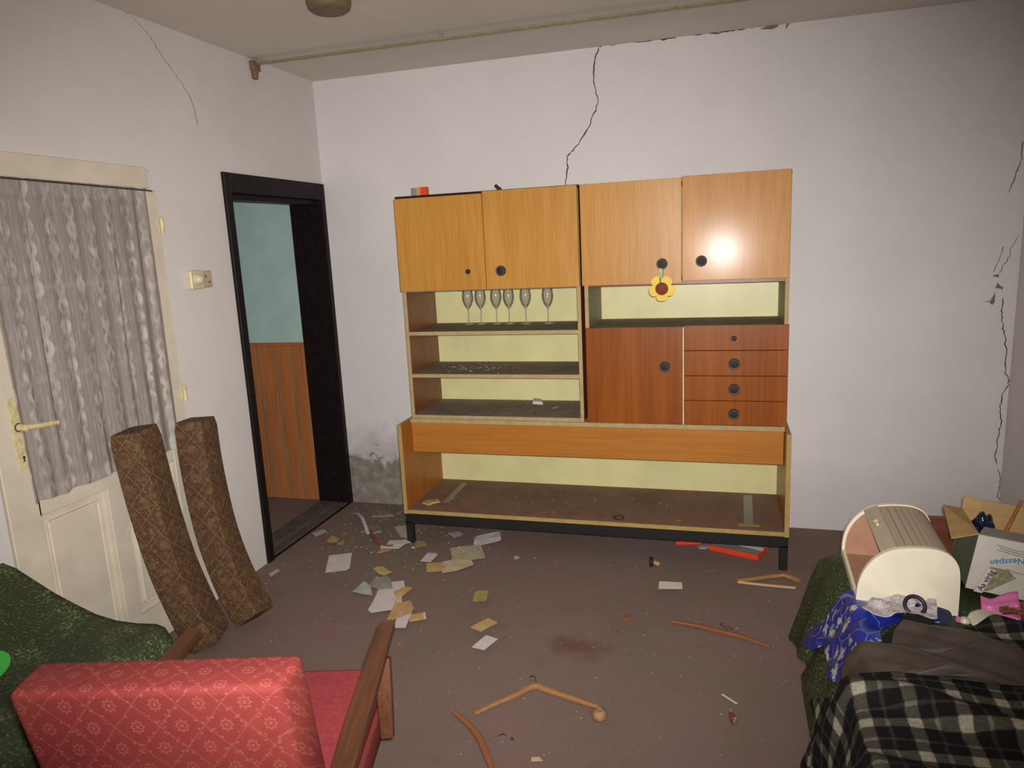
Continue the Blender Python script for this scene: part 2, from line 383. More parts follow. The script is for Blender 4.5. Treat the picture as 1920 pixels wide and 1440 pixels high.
# ------------------------------------------------------------------ mesh helpers
class MB:
    def __init__(s): s.bm = bmesh.new(); s.uv = None
    def box(s, x0, x1, y0, y1, z0, z1, bev=0.0, seg=1):
        g = bmesh.ops.create_cube(s.bm, size=1); v = g['verts']
        bmesh.ops.scale(s.bm, vec=(abs(x1-x0), abs(y1-y0), abs(z1-z0)), verts=v)
        bmesh.ops.translate(s.bm, vec=((x0+x1)/2, (y0+y1)/2, (z0+z1)/2), verts=v)
        if bev:
            e = list({e for w_ in v for e in w_.link_edges})
            bmesh.ops.bevel(s.bm, geom=e, offset=bev, segments=seg, affect='EDGES', profile=.5)
        return s
    def cyl(s, p0, p1, r0, r1=None, n=16):
        p0, p1 = Vector(p0), Vector(p1); r1 = r0 if r1 is None else r1
        g = bmesh.ops.create_cone(s.bm, cap_ends=True, segments=n, radius1=r0, radius2=r1, depth=(p1-p0).length)
        q = (p1-p0).to_track_quat('Z', 'Y').to_matrix().to_4x4()
        bmesh.ops.transform(s.bm, matrix=Matrix.Translation((p0+p1)/2) @ q, verts=g['verts']); return s
    def lathe(s, prof, c=(0, 0, 0), axis=(0, 0, 1), n=24, close=False):
        q = Vector(axis).to_track_quat('Z', 'Y').to_matrix(); c = Vector(c); rings = []
        for r, z in prof:
            if r < 1e-5: rings.append([s.bm.verts.new(c + q @ Vector((0, 0, z)))])
            else: rings.append([s.bm.verts.new(c + q @ Vector((r*math.cos(2*PI*i/n), r*math.sin(2*PI*i/n), z))) for i in range(n)])
        for a, b in zip(rings, rings[1:]):
            for i in range(n):
                j = (i+1) % n
                f = [a[i % len(a)], a[j % len(a)], b[j % len(b)], b[i % len(b)]]
                f = list(dict.fromkeys(f))
                if len(f) > 2: s.bm.faces.new(f)
        return s
    def tube(s, pts, r, n=8, closed=False):
        pts = [Vector(p) for p in pts]; rings = []; N = len(pts)
        up = Vector((0, 0, 1))
        for i, p in enumerate(pts):
            a = pts[(i-1) % N] if closed or i > 0 else p; b = pts[(i+1) % N] if closed or i < N-1 else p
            tdir = (b-a).normalized()
            if abs(tdir.dot(up)) > .95: up2 = Vector((1, 0, 0))
            else: up2 = up
            x = tdir.cross(up2).normalized(); y = x.cross(tdir).normalized()
            rr = r[i] if isinstance(r, (list, tuple)) else r
            rings.append([s.bm.verts.new(p + x*rr*math.cos(2*PI*k/n) + y*rr*math.sin(2*PI*k/n)) for k in range(n)])
        rng = range(N if closed else N-1)
        for i in rng:
            a, b = rings[i], rings[(i+1) % N]
            for k in range(n): s.bm.faces.new([a[k], a[(k+1) % n], b[(k+1) % n], b[k]])
        if not closed:
            s.bm.faces.new(rings[0][::-1]); s.bm.faces.new(rings[-1])
        return s
    def prism(s, poly, vec):
        vec = Vector(vec); a = [s.bm.verts.new(Vector(p)) for p in poly]; b = [s.bm.verts.new(Vector(p)+vec) for p in poly]
        n = len(a); s.bm.faces.new(a[::-1]); s.bm.faces.new(b)
        for i in range(n): s.bm.faces.new([a[i], a[(i+1) % n], b[(i+1) % n], b[i]])
        return s
    def sweep(s, path, w_, t_, up=(0, 0, 1), rnd=.25):
        # rounded rectangular section swept along a path; widths may be lists
        path = [Vector(p) for p in path]; N = len(path); rings = []
        for i, p in enumerate(path):
            d_ = (path[min(i+1, N-1)]-path[max(i-1, 0)]).normalized()
            x = d_.cross(Vector(up)).normalized(); y = x.cross(d_).normalized()
            ww = w_[i] if isinstance(w_, (list, tuple)) else w_; tt = t_[i] if isinstance(t_, (list, tuple)) else t_
            ring = []
            for k in range(16):
                a = 2*PI*(k+.5)/16; ca, sa = math.cos(a), math.sin(a); e = rnd
                cx = math.copysign(abs(ca)**e, ca); cy = math.copysign(abs(sa)**e, sa)
                ring.append(s.bm.verts.new(p + x*cx*ww/2 + y*cy*tt/2))
            rings.append(ring)
        for a, b in zip(rings, rings[1:]):
            for k in range(16): s.bm.faces.new([a[k], a[(k+1) % 16], b[(k+1) % 16], b[k]])
        s.bm.faces.new(rings[0][::-1]); s.bm.faces.new(rings[-1]); return s
    def move(s, m): bmesh.ops.transform(s.bm, matrix=m, verts=s.bm.verts[:]); return s
    def link(s, name, mat, parent=None, smooth=False, angle=40, off=True):
        bmesh.ops.recalc_face_normals(s.bm, faces=s.bm.faces[:])
        me = bpy.data.meshes.new(name)
        if parent is not None and off:
            bmesh.ops.translate(s.bm, vec=-abs_loc(parent), verts=s.bm.verts[:])
        s.bm.to_mesh(me); s.bm.free()
        o = bpy.data.objects.new(name, me); COL.objects.link(o)
        me.materials.append(MAT[mat] if isinstance(mat, str) else mat)
        if parent is not None: o.parent = parent
        if smooth:
            for p in me.polygons: p.use_smooth = True
            if angle < 180:
                try: me.set_sharp_from_angle(angle=math.radians(angle))
                except Exception: pass
        return o
def abs_loc(o):
    v = Vector((0, 0, 0))
    while o is not None: v += o.location; o = o.parent
    return v
def tag(o, label, cat, group=None, kind=None):
    if label: o['label'] = label
    if cat: o['category'] = cat
    if group: o['group'] = group
    if kind: o['kind'] = kind
    return o
def thing(name, loc, label, cat, rz=0, group=None):
    o = bpy.data.objects.new(name, None); COL.objects.link(o); o.empty_display_size = .05
    o.location = loc; o.rotation_euler = (0, 0, rz); return tag(o, label, cat, group)
def struct(o, label=None): o['kind'] = 'structure'; o['label'] = label or o.name; return o
def center(o):
    # move a lone mesh's origin to its base centre
    me = o.data; xs = [v.co for v in me.vertices]
    c = Vector(((min(v.x for v in xs)+max(v.x for v in xs))/2, (min(v.y for v in xs)+max(v.y for v in xs))/2, min(v.z for v in xs)))
    me.transform(Matrix.Translation(-c)); o.location = o.location + c; return o
def dup(root, loc, label=None):
    r = root.copy(); COL.objects.link(r); r.location = loc
    if label: r['label'] = label
    for ch in root.children:
        c = ch.copy(); COL.objects.link(c); c.parent = r
    return r
XL, XR, ZC, YB = -2.354, 1.395, 2.644, -5.7

# ------------------------------------------------------------------ the room
XH = -4.6          # far side of the neighbouring room beyond the left wall
b = MB(); b.box(XH-.1, XR+.1, YB-.1, .1, -.12, 0); fl_o = struct(b.link('floor', 'floor'), 'worn brown-mauve carpeted floor scattered with rubbish')
b = MB(); b.box(XH-.1, XR+.1, YB-.1, .1, ZC, ZC+.1); struct(b.link('ceiling', 'ceiling'), 'grey-white plastered ceiling')
b = MB(); b.box(XL-.22, XR+.1, 0, .12, 0, ZC); wb = struct(b.link('wall_back', 'wall_back'), 'white limewashed back wall, cracked, damp at its left foot')
b = MB(); b.box(XR, XR+.12, YB, 0, 0, ZC); struct(b.link('wall_right', 'wall'), 'white right wall')
b = MB(); b.box(XL, XR, YB-.12, YB, 0, ZC); struct(b.link('wall_rear', 'wall'), 'white rear wall behind the viewer')
T = .22
D1a, D1b, D1z = -2.325, -1.425, 2.015      # cream door opening
D2a, D2b, D2z = -.956, 0.0, 2.05           # black doorway opening
b = MB()
b.box(XL-T, XL, YB, D1a, 0, ZC); b.box(XL-T, XL, D1b, D2a, 0, ZC)
b.box(XL-T, XL, D1a, D1b, D1z, ZC); b.box(XL-T, XL, D2a, D2b, D2z, ZC)
struct(b.link('wall_left', 'wall'), 'white limewashed left wall with two doors')
b = MB(); b.box(XH, XL-T, -.0, .12, 0, ZC); wc = struct(b.link('wall_corridor', 'teal'), 'teal painted wall seen through the black doorway')
x = XL-T-.002; k = 0
while x > -4.0:
    wd = .042 + .008*math.sin(k*2.3)
    b = MB(); b.box(x-wd+.002, x, -.016-.002*(k % 2), -.0005, .005, 1.055, .0015)
    MATP = 'plank%d' % (k % 3)
    if MATP not in MAT: MAT[MATP] = wood('corridor_plank_'+'abc'[k % 3], ['8f552f', '9c5d33', '805334'][k % 3], ['bb7a48', 'b06f40', 'a87c54'][k % 3], 'Z', .45, .3, 1.0)
    b.link('plank', MATP, wc); x -= wd; k += 1
b = MB(); b.box(-4.0, XL-T, -.024, -.0005, 1.055, 1.075, .003); b.link('wainscot_rail', 'plank1', wc)
b = MB(); b.box(XH-.1, XH, YB, .1, 0, ZC); struct(b.link('wall_corridor_side', 'teal'), 'teal side wall of the neighbouring room')
b = MB(); b.box(XH, XL-T, YB-.1, YB, 0, ZC); struct(b.link('wall_corridor_rear', 'teal'), 'teal rear wall of the neighbouring room')

# cracks: thin dark gaps in the plaster of the back wall
def ribbon(pts, wd, name, mat, parent, y=-.0008):
    b = MB(); L = []
    for i, (px, pz) in enumerate(pts):
        a = Vector(pts[max(i-1, 0)]); c = Vector(pts[min(i+1, len(pts)-1)]); d_ = (c-a).normalized(); n_ = Vector((-d_.y, d_.x))
        ww = wd*(.55+.7*random.random()); ww *= .4 if i in (0, len(pts)-1) else 1
        L.append((b.bm.verts.new((px+n_.x*ww/2, y, pz+n_.y*ww/2)), b.bm.verts.new((px-n_.x*ww/2, y, pz-n_.y*ww/2))))
    for p, q in zip(L, L[1:]): b.bm.faces.new([p[0], p[1], q[1], q[0]])
    return b.link(name, mat, parent)
def rough(pts, n=5, amp=.004):
    out = []
    for (a, c), (e, f) in zip(pts, pts[1:]):
        for i in range(n): 
            t_ = i/n; out.append((a+(e-a)*t_+random.uniform(-amp, amp), c+(f-c)*t_+random.uniform(-amp, amp)))
    return out+[pts[-1]]
ribbon(rough([(-0.633,2.642),(-0.654,2.581),(-0.668,2.507),(-0.658,2.439),(-0.642,2.369),(-0.661,2.325),(-0.695,2.250),(-0.741,2.179),(-0.787,2.127),(-0.824,2.093),(-0.823,2.027),(-0.838,1.936)]), .007, 'crack', 'crack', wb)
ribbon(rough([(-0.633,2.642),(-0.584,2.648),(-0.472,2.645),(-0.307,2.642)]), .004, 'crack', 'crack', wb)
ribbon(rough([(-0.312,2.642),(-0.258,2.641),(-0.212,2.654),(-0.146,2.644),(-0.027,2.642),(0.051,2.643),(0.115,2.646),(0.196,2.648)]), .007, 'crack', 'crack', wb)
ribbon(rough([(0.299,2.624),(0.321,2.655),(0.365,2.660),(0.438,2.670),(0.498,2.675),(0.582,2.672)]), .007, 'crack', 'crack', wb)
ribbon(rough([(0.582,2.672),(0.699,2.673),(0.837,2.665)]), .004, 'crack', 'crack', wb)
def flake(pts, parent, mat='mud', y=-.0012, name='bare_patch'):
    b = MB(); v = [b.bm.verts.new((p[0], y, p[1])) for p in pts]; b.bm.faces.new(v); return b.link(name, mat, parent)
flake([(0.176,2.633),(0.216,2.646),(0.281,2.658),(0.261,2.635),(0.237,2.626),(0.206,2.630)], wb)
ribbon(rough([(1.365,2.007),(1.366,1.939),(1.364,1.902),(1.347,1.862),(1.336,1.806),(1.321,1.765)]), .004, 'crack', 'crack', wb)
ribbon(rough([(1.385,1.566),(1.354,1.504),(1.348,1.466),(1.324,1.416),(1.313,1.385)]), .003, 'crack', 'crack', wb)
ribbon(rough([(1.326,1.518),(1.311,1.468),(1.296,1.427),(1.287,1.391)]), .003, 'crack', 'crack', wb)
flake([(1.282,1.371),(1.295,1.378),(1.311,1.380),(1.310,1.362),(1.296,1.368)], wb)
flake([(1.300,1.310),(1.307,1.339),(1.322,1.322),(1.334,1.317),(1.332,1.304),(1.313,1.312)], wb)
flake([(1.253,1.251),(1.281,1.248),(1.301,1.292),(1.302,1.244),(1.292,1.229),(1.281,1.242)], wb)
ribbon(rough([(1.339,1.270),(1.337,1.233),(1.336,1.180),(1.345,1.122),(1.358,1.069),(1.371,0.988),(1.374,0.885),(1.387,0.872),(1.390,0.825),(1.368,0.776),(1.366,0.734),(1.363,0.715),(1.374,0.651),(1.368,0.581),(1.363,0.511),(1.360,0.454),(1.368,0.411)]), .005, 'crack', 'crack', wb)
ribbon(rough([(1.377,0.383),(1.392,0.341),(1.391,0.283),(1.385,0.239),(1.396,0.222)]), .004, 'crack', 'crack', wb)
b = MB(); b.box(1.325, 1.394, -.008, 0, .176, .208, .004); b.link('brick', 'brick', wb)
# hairline crack on the left wall
b = MB(); L = []
wl = bpy.data.objects['wall_left']
pp = rough([(-1.485,2.657),(-1.413,2.636),(-1.352,2.606),(-1.307,2.568),(-1.269,2.523),(-1.219,2.479),(-1.156,2.424),(-1.113,2.374),(-1.088,2.319),(-1.083,2.249)], 4, .004)
for i, (py, pz) in enumerate(pp): L.append((b.bm.verts.new((XL+.0008, py-.0014, pz)), b.bm.verts.new((XL+.0008, py+.0014, pz))))
for p, q in zip(L, L[1:]): b.bm.faces.new([p[0], p[1], q[1], q[0]])
b.link('crack', 'crack', wl)

# ------------------------------------------------------------------ black doorway (door_2)
d2 = struct(thing('door_2', (XL, (D2a+D2b)/2, 0), None, None), 'open doorway with black painted frame in the left corner')
def P(parent, name, mat, *boxes, bev=.003, smooth=False, label=None):
    b = MB()
    for bx in boxes: b.box(*bx, bev)
    o = b.link(name, mat, parent, smooth)
    if label: o['label'] = label
    return o
P(d2, 'jamb', 'black_paint', (XL-T, XL+.016, D2a, -.905, 0, 2.05))
P(d2, 'jamb', 'black_paint', (XL-T, XL+.012, -.04, -.001, 0, 2.05))
P(d2, 'lintel', 'black_paint', (XL-T, XL+.014, -.905, -.04, 1.955, 2.05))
P(d2, 'stop_bead', 'black_paint', (XL-.10, XL-.03, -.905, -.04, 1.925, 1.955))
P(d2, 'threshold', 'sill', (XL-T+.01, XL-.085, -.905, -.04, 0, .012), (XL-.075, XL-.01, -.905, -.04, 0, .008))
P(d2, 'threshold_gap', 'black_paint', (XL-.012, XL+.006, -.905, -.02, 0, .004), bev=0)

# ------------------------------------------------------------------ cream glazed door (door_1)
d1 = struct(thing('door_1', (XL, -1.875, 0), None, None), 'cream painted half-glazed door with lace curtain in the left wall')
ya, yb = -2.318, -1.43
leaf = MB()
xf0, xf1 = XL-.035, XL+.008
leaf.box(xf0, xf1, ya, -2.195, .008, 1.935, .003); leaf.box(xf0, xf1, -1.525, yb, .008, 1.935, .003)
leaf.box(xf0, xf1, -2.205, -1.525, 1.885, 1.935, .002); leaf.box(xf0, xf1, -2.205, -1.525, .755, .85, .002)
leaf.box(xf0, xf1, -2.205, -1.525, .008, .165, .002); leaf.box(xf0, xf1, -1.905, -1.825, .165, .755, .002)
lf = leaf.link('door_leaf', 'cream_paint', d1)
for (p, q) in ((-2.205, -1.905), (-1.825, -1.525)):
    b = MB(); b.box(xf0+.008, xf0+.018, p, q, .165, .755)
    b.prism([(xf0+.018, p+.004, .17), (xf0+.018, q-.004, .17), (xf0+.018, q-.004, .75), (xf0+.018, p+.004, .75)], (.001, 0, 0))
    m_ = .035
    b.box(xf0+.018, xf0+.028, p+m_, q-m_, .165+m_, .755-m_, .009)
    b.link('panel', 'cream_paint', lf)
for z in (1.565, 1.235):
    b = MB(); b.box(xf0+.01, xf1-.004, -2.205, -1.525, z-.011, z+.011, .002); b.link('muntin', 'cream_paint', lf)
for z0, z1 in ((.85, 1.224), (1.246, 1.554), (1.576, 1.885)):
    b = MB(); b.box(xf0+.016, xf0+.02, -2.205, -1.525, z0, z1); b.link('pane', 'pane', lf)
P(d1, 'head_board', 'cream_paint', (XL-.05, XL+.018, -2.60, -1.462, 1.94, 2.028))
P(d1, 'frame_post', 'cream_paint', (XL-.06, XL+.003, -1.43, -1.412, 0, 1.94))
b = MB(); b.box(XL+.008, XL+.012, -2.252, -2.205, .945, 1.2, .001); hp = b.link('handle_plate', 'brass_old', d1)
b = MB(); b.cyl((XL+.012, -2.228, 1.093), (XL+.05, -2.228, 1.093), .013); b.cyl((XL+.05, -2.236, 1.094), (XL+.052, -2.11, 1.082), .011, .009)
b.link('lever_handle', 'brass_old', hp, True)
b = MB(); b.lathe([(.0, .0005), (.0165, .0005), (.0165, .003), (.012, .003), (.012, .0005)], (XL+.012, -2.228, 1.093), (1, 0, 0), 16); b.link('rosette', 'iron', hp, True)
b = MB(); b.cyl((XL+.012, -2.228, .985), (XL+.0125, -2.228, .985), .005); b.box(XL+.012, XL+.0125, -2.23, -2.226, .968, .985); b.link('keyhole', 'knob_black', hp)
for z in (1.79, 1.045, .28):
    b = MB(); b.cyl((XL+.018, -1.418, z-.035), (XL+.018, -1.418, z+.028), .009, .009, 12); b.lathe([(.009, 0), (.007, .006), (0, .009)], (XL+.018, -1.418, z+.028), n=12)
    b.box(XL, XL+.01, -1.421, -1.405, z-.03, z+.02); b.link('hinge', 'brass_old', d1, True)

# lace curtain on its wire rod
cu = thing('lace_curtain', (XL+.02, -1.85, .81), 'grey sheer lace curtain hung on a wire rod over the glazed door', 'curtain')
b = MB(); ny, nz = 150, 40
ytop0, ytop1, ybot0, ybot1 = -2.262, -1.502, -2.235, -1.500
gv = []
for j in range(nz+1):
    v = j/nz; row = []
    for i in range(ny+1):
        u = i/ny
        y0 = ytop0+(ybot0-ytop0)*v; y1 = ytop1+(ybot1-ytop1)*v
        y = y0+(y1-y0)*u + .006*math.sin(u*38+v*3)
        zt = 1.945-.006*u; z = zt+(.812+.004*math.sin(u*30)-zt)*v
        fold = .008*math.sin(u*58+1.5*math.sin(v*2)+2*math.sin(u*7)) + .006*noise.noise(Vector((u*30, v*2, 3)))
        row.append(b.bm.verts.new((XL+.028+fold*(.4+.6*v)*.9, y, z)))
    gv.append(row)
for j in range(nz):
    for i in range(ny): b.bm.faces.new([gv[j][i], gv[j][i+1], gv[j+1][i+1], gv[j+1][i]])
b.link('lace_sheet', 'curtain', cu, True, 180)
b = MB(); b.tube([(XL+.033, -2.26, 1.938), (XL+.033, -1.9, 1.935), (XL+.033, -1.48, 1.93), (XL+.022, -1.455, 1.929)], .0035, 8); b.link('curtain_rod', 'iron', cu, True)

# wall socket + switch
sw = thing('wall_socket', (XL, -1.215, 1.545), 'cream double switch and socket box on the left wall between the doors', 'socket')
P(sw, 'switch_box', 'cream_plastic', (XL, XL+.032, -1.297, -1.21, 1.5, 1.588), bev=.005)
P(sw, 'socket_box', 'grey_plastic', (XL, XL+.022, -1.21, -1.137, 1.503, 1.582), bev=.005)
b = MB(); b.lathe([(0, .034), (.013, .03), (.022, .02), (.026, 0)], (XL+.03, -1.256, 1.545), (1, 0, 0), 18); b.link('switch_knob', 'cream_plastic', sw, True)
b = MB()
for p, q in ((-1.185, 1.556), (-1.162, 1.528)):
    b = MB(); b.cyl((XL+.0205, p, q), (XL+.0225, p, q), .005, n=12); b.link('socket_hole', 'dark_bit', sw)
# ceiling fittings
cl = tag(center(MB().lathe([(0, 0), (.068, .002), (.084, .012), (.09, .03), (.09, .05)], (-1.535, -1.24, ZC-.05), n=36).link('ceiling_rose', 'brown_plastic', None, True)), 'round brown ceiling light base at the top edge of the photo', 'lamp')
cl.location.z = ZC-.0505
rl = thing('curtain_rail', (XL, -.595, ZC-.06), 'long wooden double curtain rail just under the ceiling, parallel to the back wall', 'curtain rail')
b = MB(); b.box(XL+.02, XR-.02, -.606, -.596, ZC-.030, ZC-.020, .002); b.link('rail_strip', 'rail', rl)
b = MB(); b.box(XL+.02, XR-.02, -.592, -.582, ZC-.032, ZC-.022, .002); b.link('rail_strip', 'rail', rl)
b = MB(); b.box(XL, XL+.03, -.625, -.565, ZC-.062, ZC-.012, .006, 2); b.link('end_bracket', 'rail_end', rl)
b = MB(); b.cyl((XL+.012, -.60, ZC-.10), (XL+.012, -.596, ZC-.055), .016, .02, 12); b.link('rail_knob', 'rail_end', rl, True)
for x in (-1.3, .2, 1.2):
    b = MB(); b.box(x-.012, x+.012, -.602, -.588, ZC-.02, ZC, .002); b.link('rail_bracket', 'rail', rl)

# ------------------------------------------------------------------ wall cabinet: base unit, left module, right module
bu = thing('base_unit', (-.69, -.31, 0), 'long low open base unit of the wall cabinet with orange fascia on black steel legs', 'cabinet')
yF, yB = -.578, -.03
P(bu, 'side_panel', 'side_or', (-1.698, -1.678, yF, yB, .18, .695), bev=.001)
P(bu, 'side_panel', 'side_or', (.306, .326, yF, yB, .18, .695), bev=.001)
for x0, x1 in ((-1.699, -1.677), (.305, .327)): P(bu, 'edge_strip', 'edge_yel', (x0, x1, yF-.003, yF, .18, .695), bev=0)
P(bu, 'bottom_board', 'base_top', (-1.678, .306, yF+.006, yB, .182, .202), bev=.001)
P(bu, 'edge_strip', 'edge_yel', (-1.677, .305, yF+.002, yF+.006, .181, .202), bev=0)
P(bu, 'top_board', 'edge', (-1.678, .306, -.452, yB, .675, .698), bev=.001)
P(bu, 'fascia', 'orange_wood', (-1.676, .303, -.445, -.427, .503, .675), bev=.001, label='orange veneered drop front board')
P(bu, 'back_panel', 'back_cream', (-1.678, .306, yB, yB+.005, .18, .695), bev=0)
P(bu, 'top_rail', 'black_steel', (-1.70, .325, -.568, -.535, .118, .179))
P(bu, 'top_rail', 'black_steel', (-1.70, .325, -.09, -.055, .118, .179))
P(bu, 'side_rail', 'black_steel', (-1.70, -1.663, -.535, -.09, .118, .179)); P(bu, 'side_rail', 'black_steel', (.287, .325, -.535, -.09, .118, .179))
for x in (-1.70, .286):
    for y in (-.568, -.09): P(bu, 'leg', 'black_steel', (x, x+.039, y, y+.036, 0, .13))

yf, yk = -.451, -.03
lm = thing('shelf_cabinet', (-1.17, -.24, .70), 'left cabinet module with two golden doors above open shelves', 'cabinet')
z0, z1 = .70, 1.908
P(lm, 'side_panel', 'side_wood', (-1.665, -1.647, yf+.003, yk, z0, z1), bev=.0008)
P(lm, 'side_panel', 'side_wood', (-.703, -.685, yf+.003, yk, z0, z1), bev=.0008)
for x0, x1 in ((-1.6655, -1.6465), (-.7035, -.6845)): P(lm, 'edge_strip', 'edge', (x0, x1, yf, yf+.003, z0, z1), bev=0)
P(lm, 'back_panel', 'back_cream', (-1.665, -.685, yk, yk+.005, z0, z1), bev=0)
for za, zb, n in ((.70, .72, 'shelf'), (.933, .953, 'shelf'), (1.168, 1.188, 'shelf'), (1.405, 1.425, 'cupboard_floor')):
    s_ = P(lm, n, 'shelf_top', (-1.647, -.703, yf+.004, yk, za, zb), bev=.0005)
    if n == 'shelf': P(s_, 'edge_strip', 'edge', (-1.6465, -.7035, yf+.001, yf+.004, za, zb), bev=0)
P(lm, 'top_board', 'dark', (-1.668, -.683, yf-.006, yk, 1.893, 1.911), bev=.001)
def knob(parent, x, z, y, base_only=False):
    b = MB()
    if base_only:
        b.cyl((x, y, z), (x, y-.008, z), .0135, .012, 18); return b.link('knob_stud', 'knob_black', parent, True)
    b.lathe([(.0, .020), (.018, .020), (.0195, .0195)], (x, y, z), (0, -1, 0), 22)
    b.lathe([(.0235, .019), (.0265, .017), (.0265, .006), (.02, 0)], (x, y, z), (0, -1, 0), 22)
    k_ = b.link('knob', 'knob_black', parent, True)
    b = MB(); b.lathe([(.0192, .0195), (.0205, .0205), (.023, .0205), (.0238, .0185)], (x, y, z), (0, -1, 0), 22)
    b.link('knob_ring', 'knob_ring', k_, True) if parent.parent is None else b.link('knob_ring', 'knob_ring', parent, True)
    return k_
def door(parent, x0, x1, za, zb, y0, y1, mat, label=None):
    b = MB(); b.box(x0, x1, y0, y1, za, zb, .0012); o = b.link('door', mat, parent)
    if label: o['label'] = label
    return o
dr = door(lm, -1.669, -1.180, 1.411, 1.898, -.472, -.453, 'yel_wood', 'golden veneered door whose knob is missing')
knob(dr, -1.276, 1.505, -.472, True)
dr = door(lm, -1.177, -.686, 1.411, 1.908, -.472, -.453, 'yel_wood', 'golden veneered door with black knob')
knob(dr, -1.093, 1.504, -.472)

rm = thing('drawer_cabinet', (-.18, -.24, .70), 'right cabinet module with golden doors, open niche, mahogany door and four drawers', 'cabinet')
P(rm, 'side_panel', 'side_grey', (-.664, -.646, yf+.003, yk, z0, z1), bev=.0008)
P(rm, 'side_panel', 'side_grey', (.292, .310, yf+.003, yk, z0, z1), bev=.0008)
for x0, x1 in ((-.6645, -.6455), (.2915, .3105)): P(rm, 'edge_strip', 'edge', (x0, x1, yf, yf+.003, z0, z1), bev=0)
P(rm, 'back_panel', 'back_cream', (-.664, .310, yk, yk+.005, z0, z1), bev=0)
P(rm, 'top_board', 'side_wood', (-.664, .310, yf, yk, 1.892, 1.908), bev=.001)
P(rm, 'cupboard_floor', 'side_wood', (-.646, .292, yf+.002, yk, 1.405, 1.425), bev=.001)
P(rm, 'niche_floor', 'shelf_top', (-.646, .292, yf+.002, yk, 1.178, 1.196), bev=.001)
P(rm, 'bottom_board', 'edge', (-.646, .292, yf+.002, yk, .70, .718), bev=.001)
P(rm, 'divider', 'side_wood', (-.185, -.169, yf+.004, yk, .718, 1.178), bev=.001)
P(rm, 'white_strip', 'white_strip', (-.1785, -.1735, -.4665, -.452, .703, 1.196), bev=0)
dr = door(rm, -.6715, -.1835, 1.413, 1.908, -.472, -.453, 'yel_wood', 'golden veneered door with flower on its knob')
knob(dr, -.275, 1.508, -.472)
dr = door(rm, -.1795, .306, 1.424, 1.914, -.480, -.462, 'yel_wood_red', 'golden veneered door, right end, shiny')
for v in dr.data.vertices: v.co.y += .0125*(v.co.z-.724)/.49        # hangs a little out of plumb
knob(dr, -.090, 1.515, -.4775)
dr = door(rm, -.662, -.1795, .704, 1.198, -.468, -.4525, 'red_wood', 'mahogany veneered door with black knob')
knob(dr, -.266, 1.000, -.468)
for i, (za, zb) in enumerate(((1.081, 1.203), (.955, 1.0785), (.8295, .9525), (.705, .827))):
    b = MB(); b.box(-.1725, .313, -.468, -.4525, za, zb, .0015); b.box(-.155, .28, -.4525, -.08, za+.012, za+.02); b.box(-.155, -.143, -.4525, -.08, za+.012, zb-.02); b.box(.268, .28, -.4525, -.08, za+.012, zb-.02)
    dw = b.link('drawer', 'red_wood', rm)
    if i == 0: dw['label'] = 'top mahogany drawer without a knob'; knob(dw, .063, 1.138, -.468, True)
    else: knob(dw, .066, (za+zb)/2-.002, -.468)

# fallen knob
fk = thing('fallen_knob', ([(-0.315,-0.630)][0][0], [(-0.315,-0.630)][0][1], 0), 'black cabinet knob with pale stem lying on the floor', 'knob')
x, y = fk.location.x, fk.location.y
b = MB(); b.lathe([(0, -.012), (.022, -.012), (.025, -.006), (.025, .004), (.012, .008), (0, .008)], (x-.01, y, .025), (1, .15, 0), 20); b.link('knob_cap', 'knob_black', fk, True)
b = MB(); b.cyl((x-.003, y, .023), (x+.025, y+.004, .012), .011, .012, 14); b.link('stem', 'edge_yel', fk, True)

# hanging wooden flower
ff = thing('hanging_flower', (-.276, -.485, 1.391), 'yellow wooden flower with brown centre hanging from a cabinet knob', 'ornament')
cx, cz, yy = -.276, 1.392, -.494
b = MB(); N = 120; ring = []
for i in range(N):
    a = 2*PI*i/N + PI/2
    ph = ((a-(-PI/2)) % (2*PI/5)) / (2*PI/5)     # one petal straight down
    ph = min(ph, 1-ph)*2
    rr = .064 - .019*ph**3.2
    ring.append((cx+rr*math.cos(a), yy, cz+rr*math.sin(a)))
b.prism(ring, (0, .008, 0)); b.link('petals', 'flower_yellow', ff)
b = MB(); b.lathe([(0, .006), (.026, .005), (.031, .001), (.031, 0)], (cx, yy, cz-.003), (0, -1, 0), 28); b.link('flower_centre', 'flower_brown', ff, True)
b = MB(); b.prism([(cx-.011, -.4965, 1.487), (cx-.005, -.4965, 1.487), (cx-.003, -.4965, 1.418), (cx-.010, -.4965, 1.418)], (0, .0012, 0)); b.prism([(cx+.006, -.4955, 1.487), (cx+.010, -.4955, 1.487), (cx+.006, -.4955, 1.445), (cx+.003, -.4955, 1.445)], (0, .0012, 0))
b.tube([(cx-.008, -.4955, 1.487), (cx-.012, -.482, 1.50), (cx, -.482, 1.537), (cx+.012, -.482, 1.50), (cx+.008, -.4945, 1.487)], .0012, 6)
b.link('ribbon', 'ribbon_green', ff)
b = MB(); b.prism([(cx-.0105, -.4972, 1.487), (cx+.0015, -.4972, 1.487), (cx-.001, -.4972, 1.445), (cx-.009, -.4972, 1.445)], (0, .0006, 0)); b.link('ribbon_loop', 'ribbon_pale', ff)

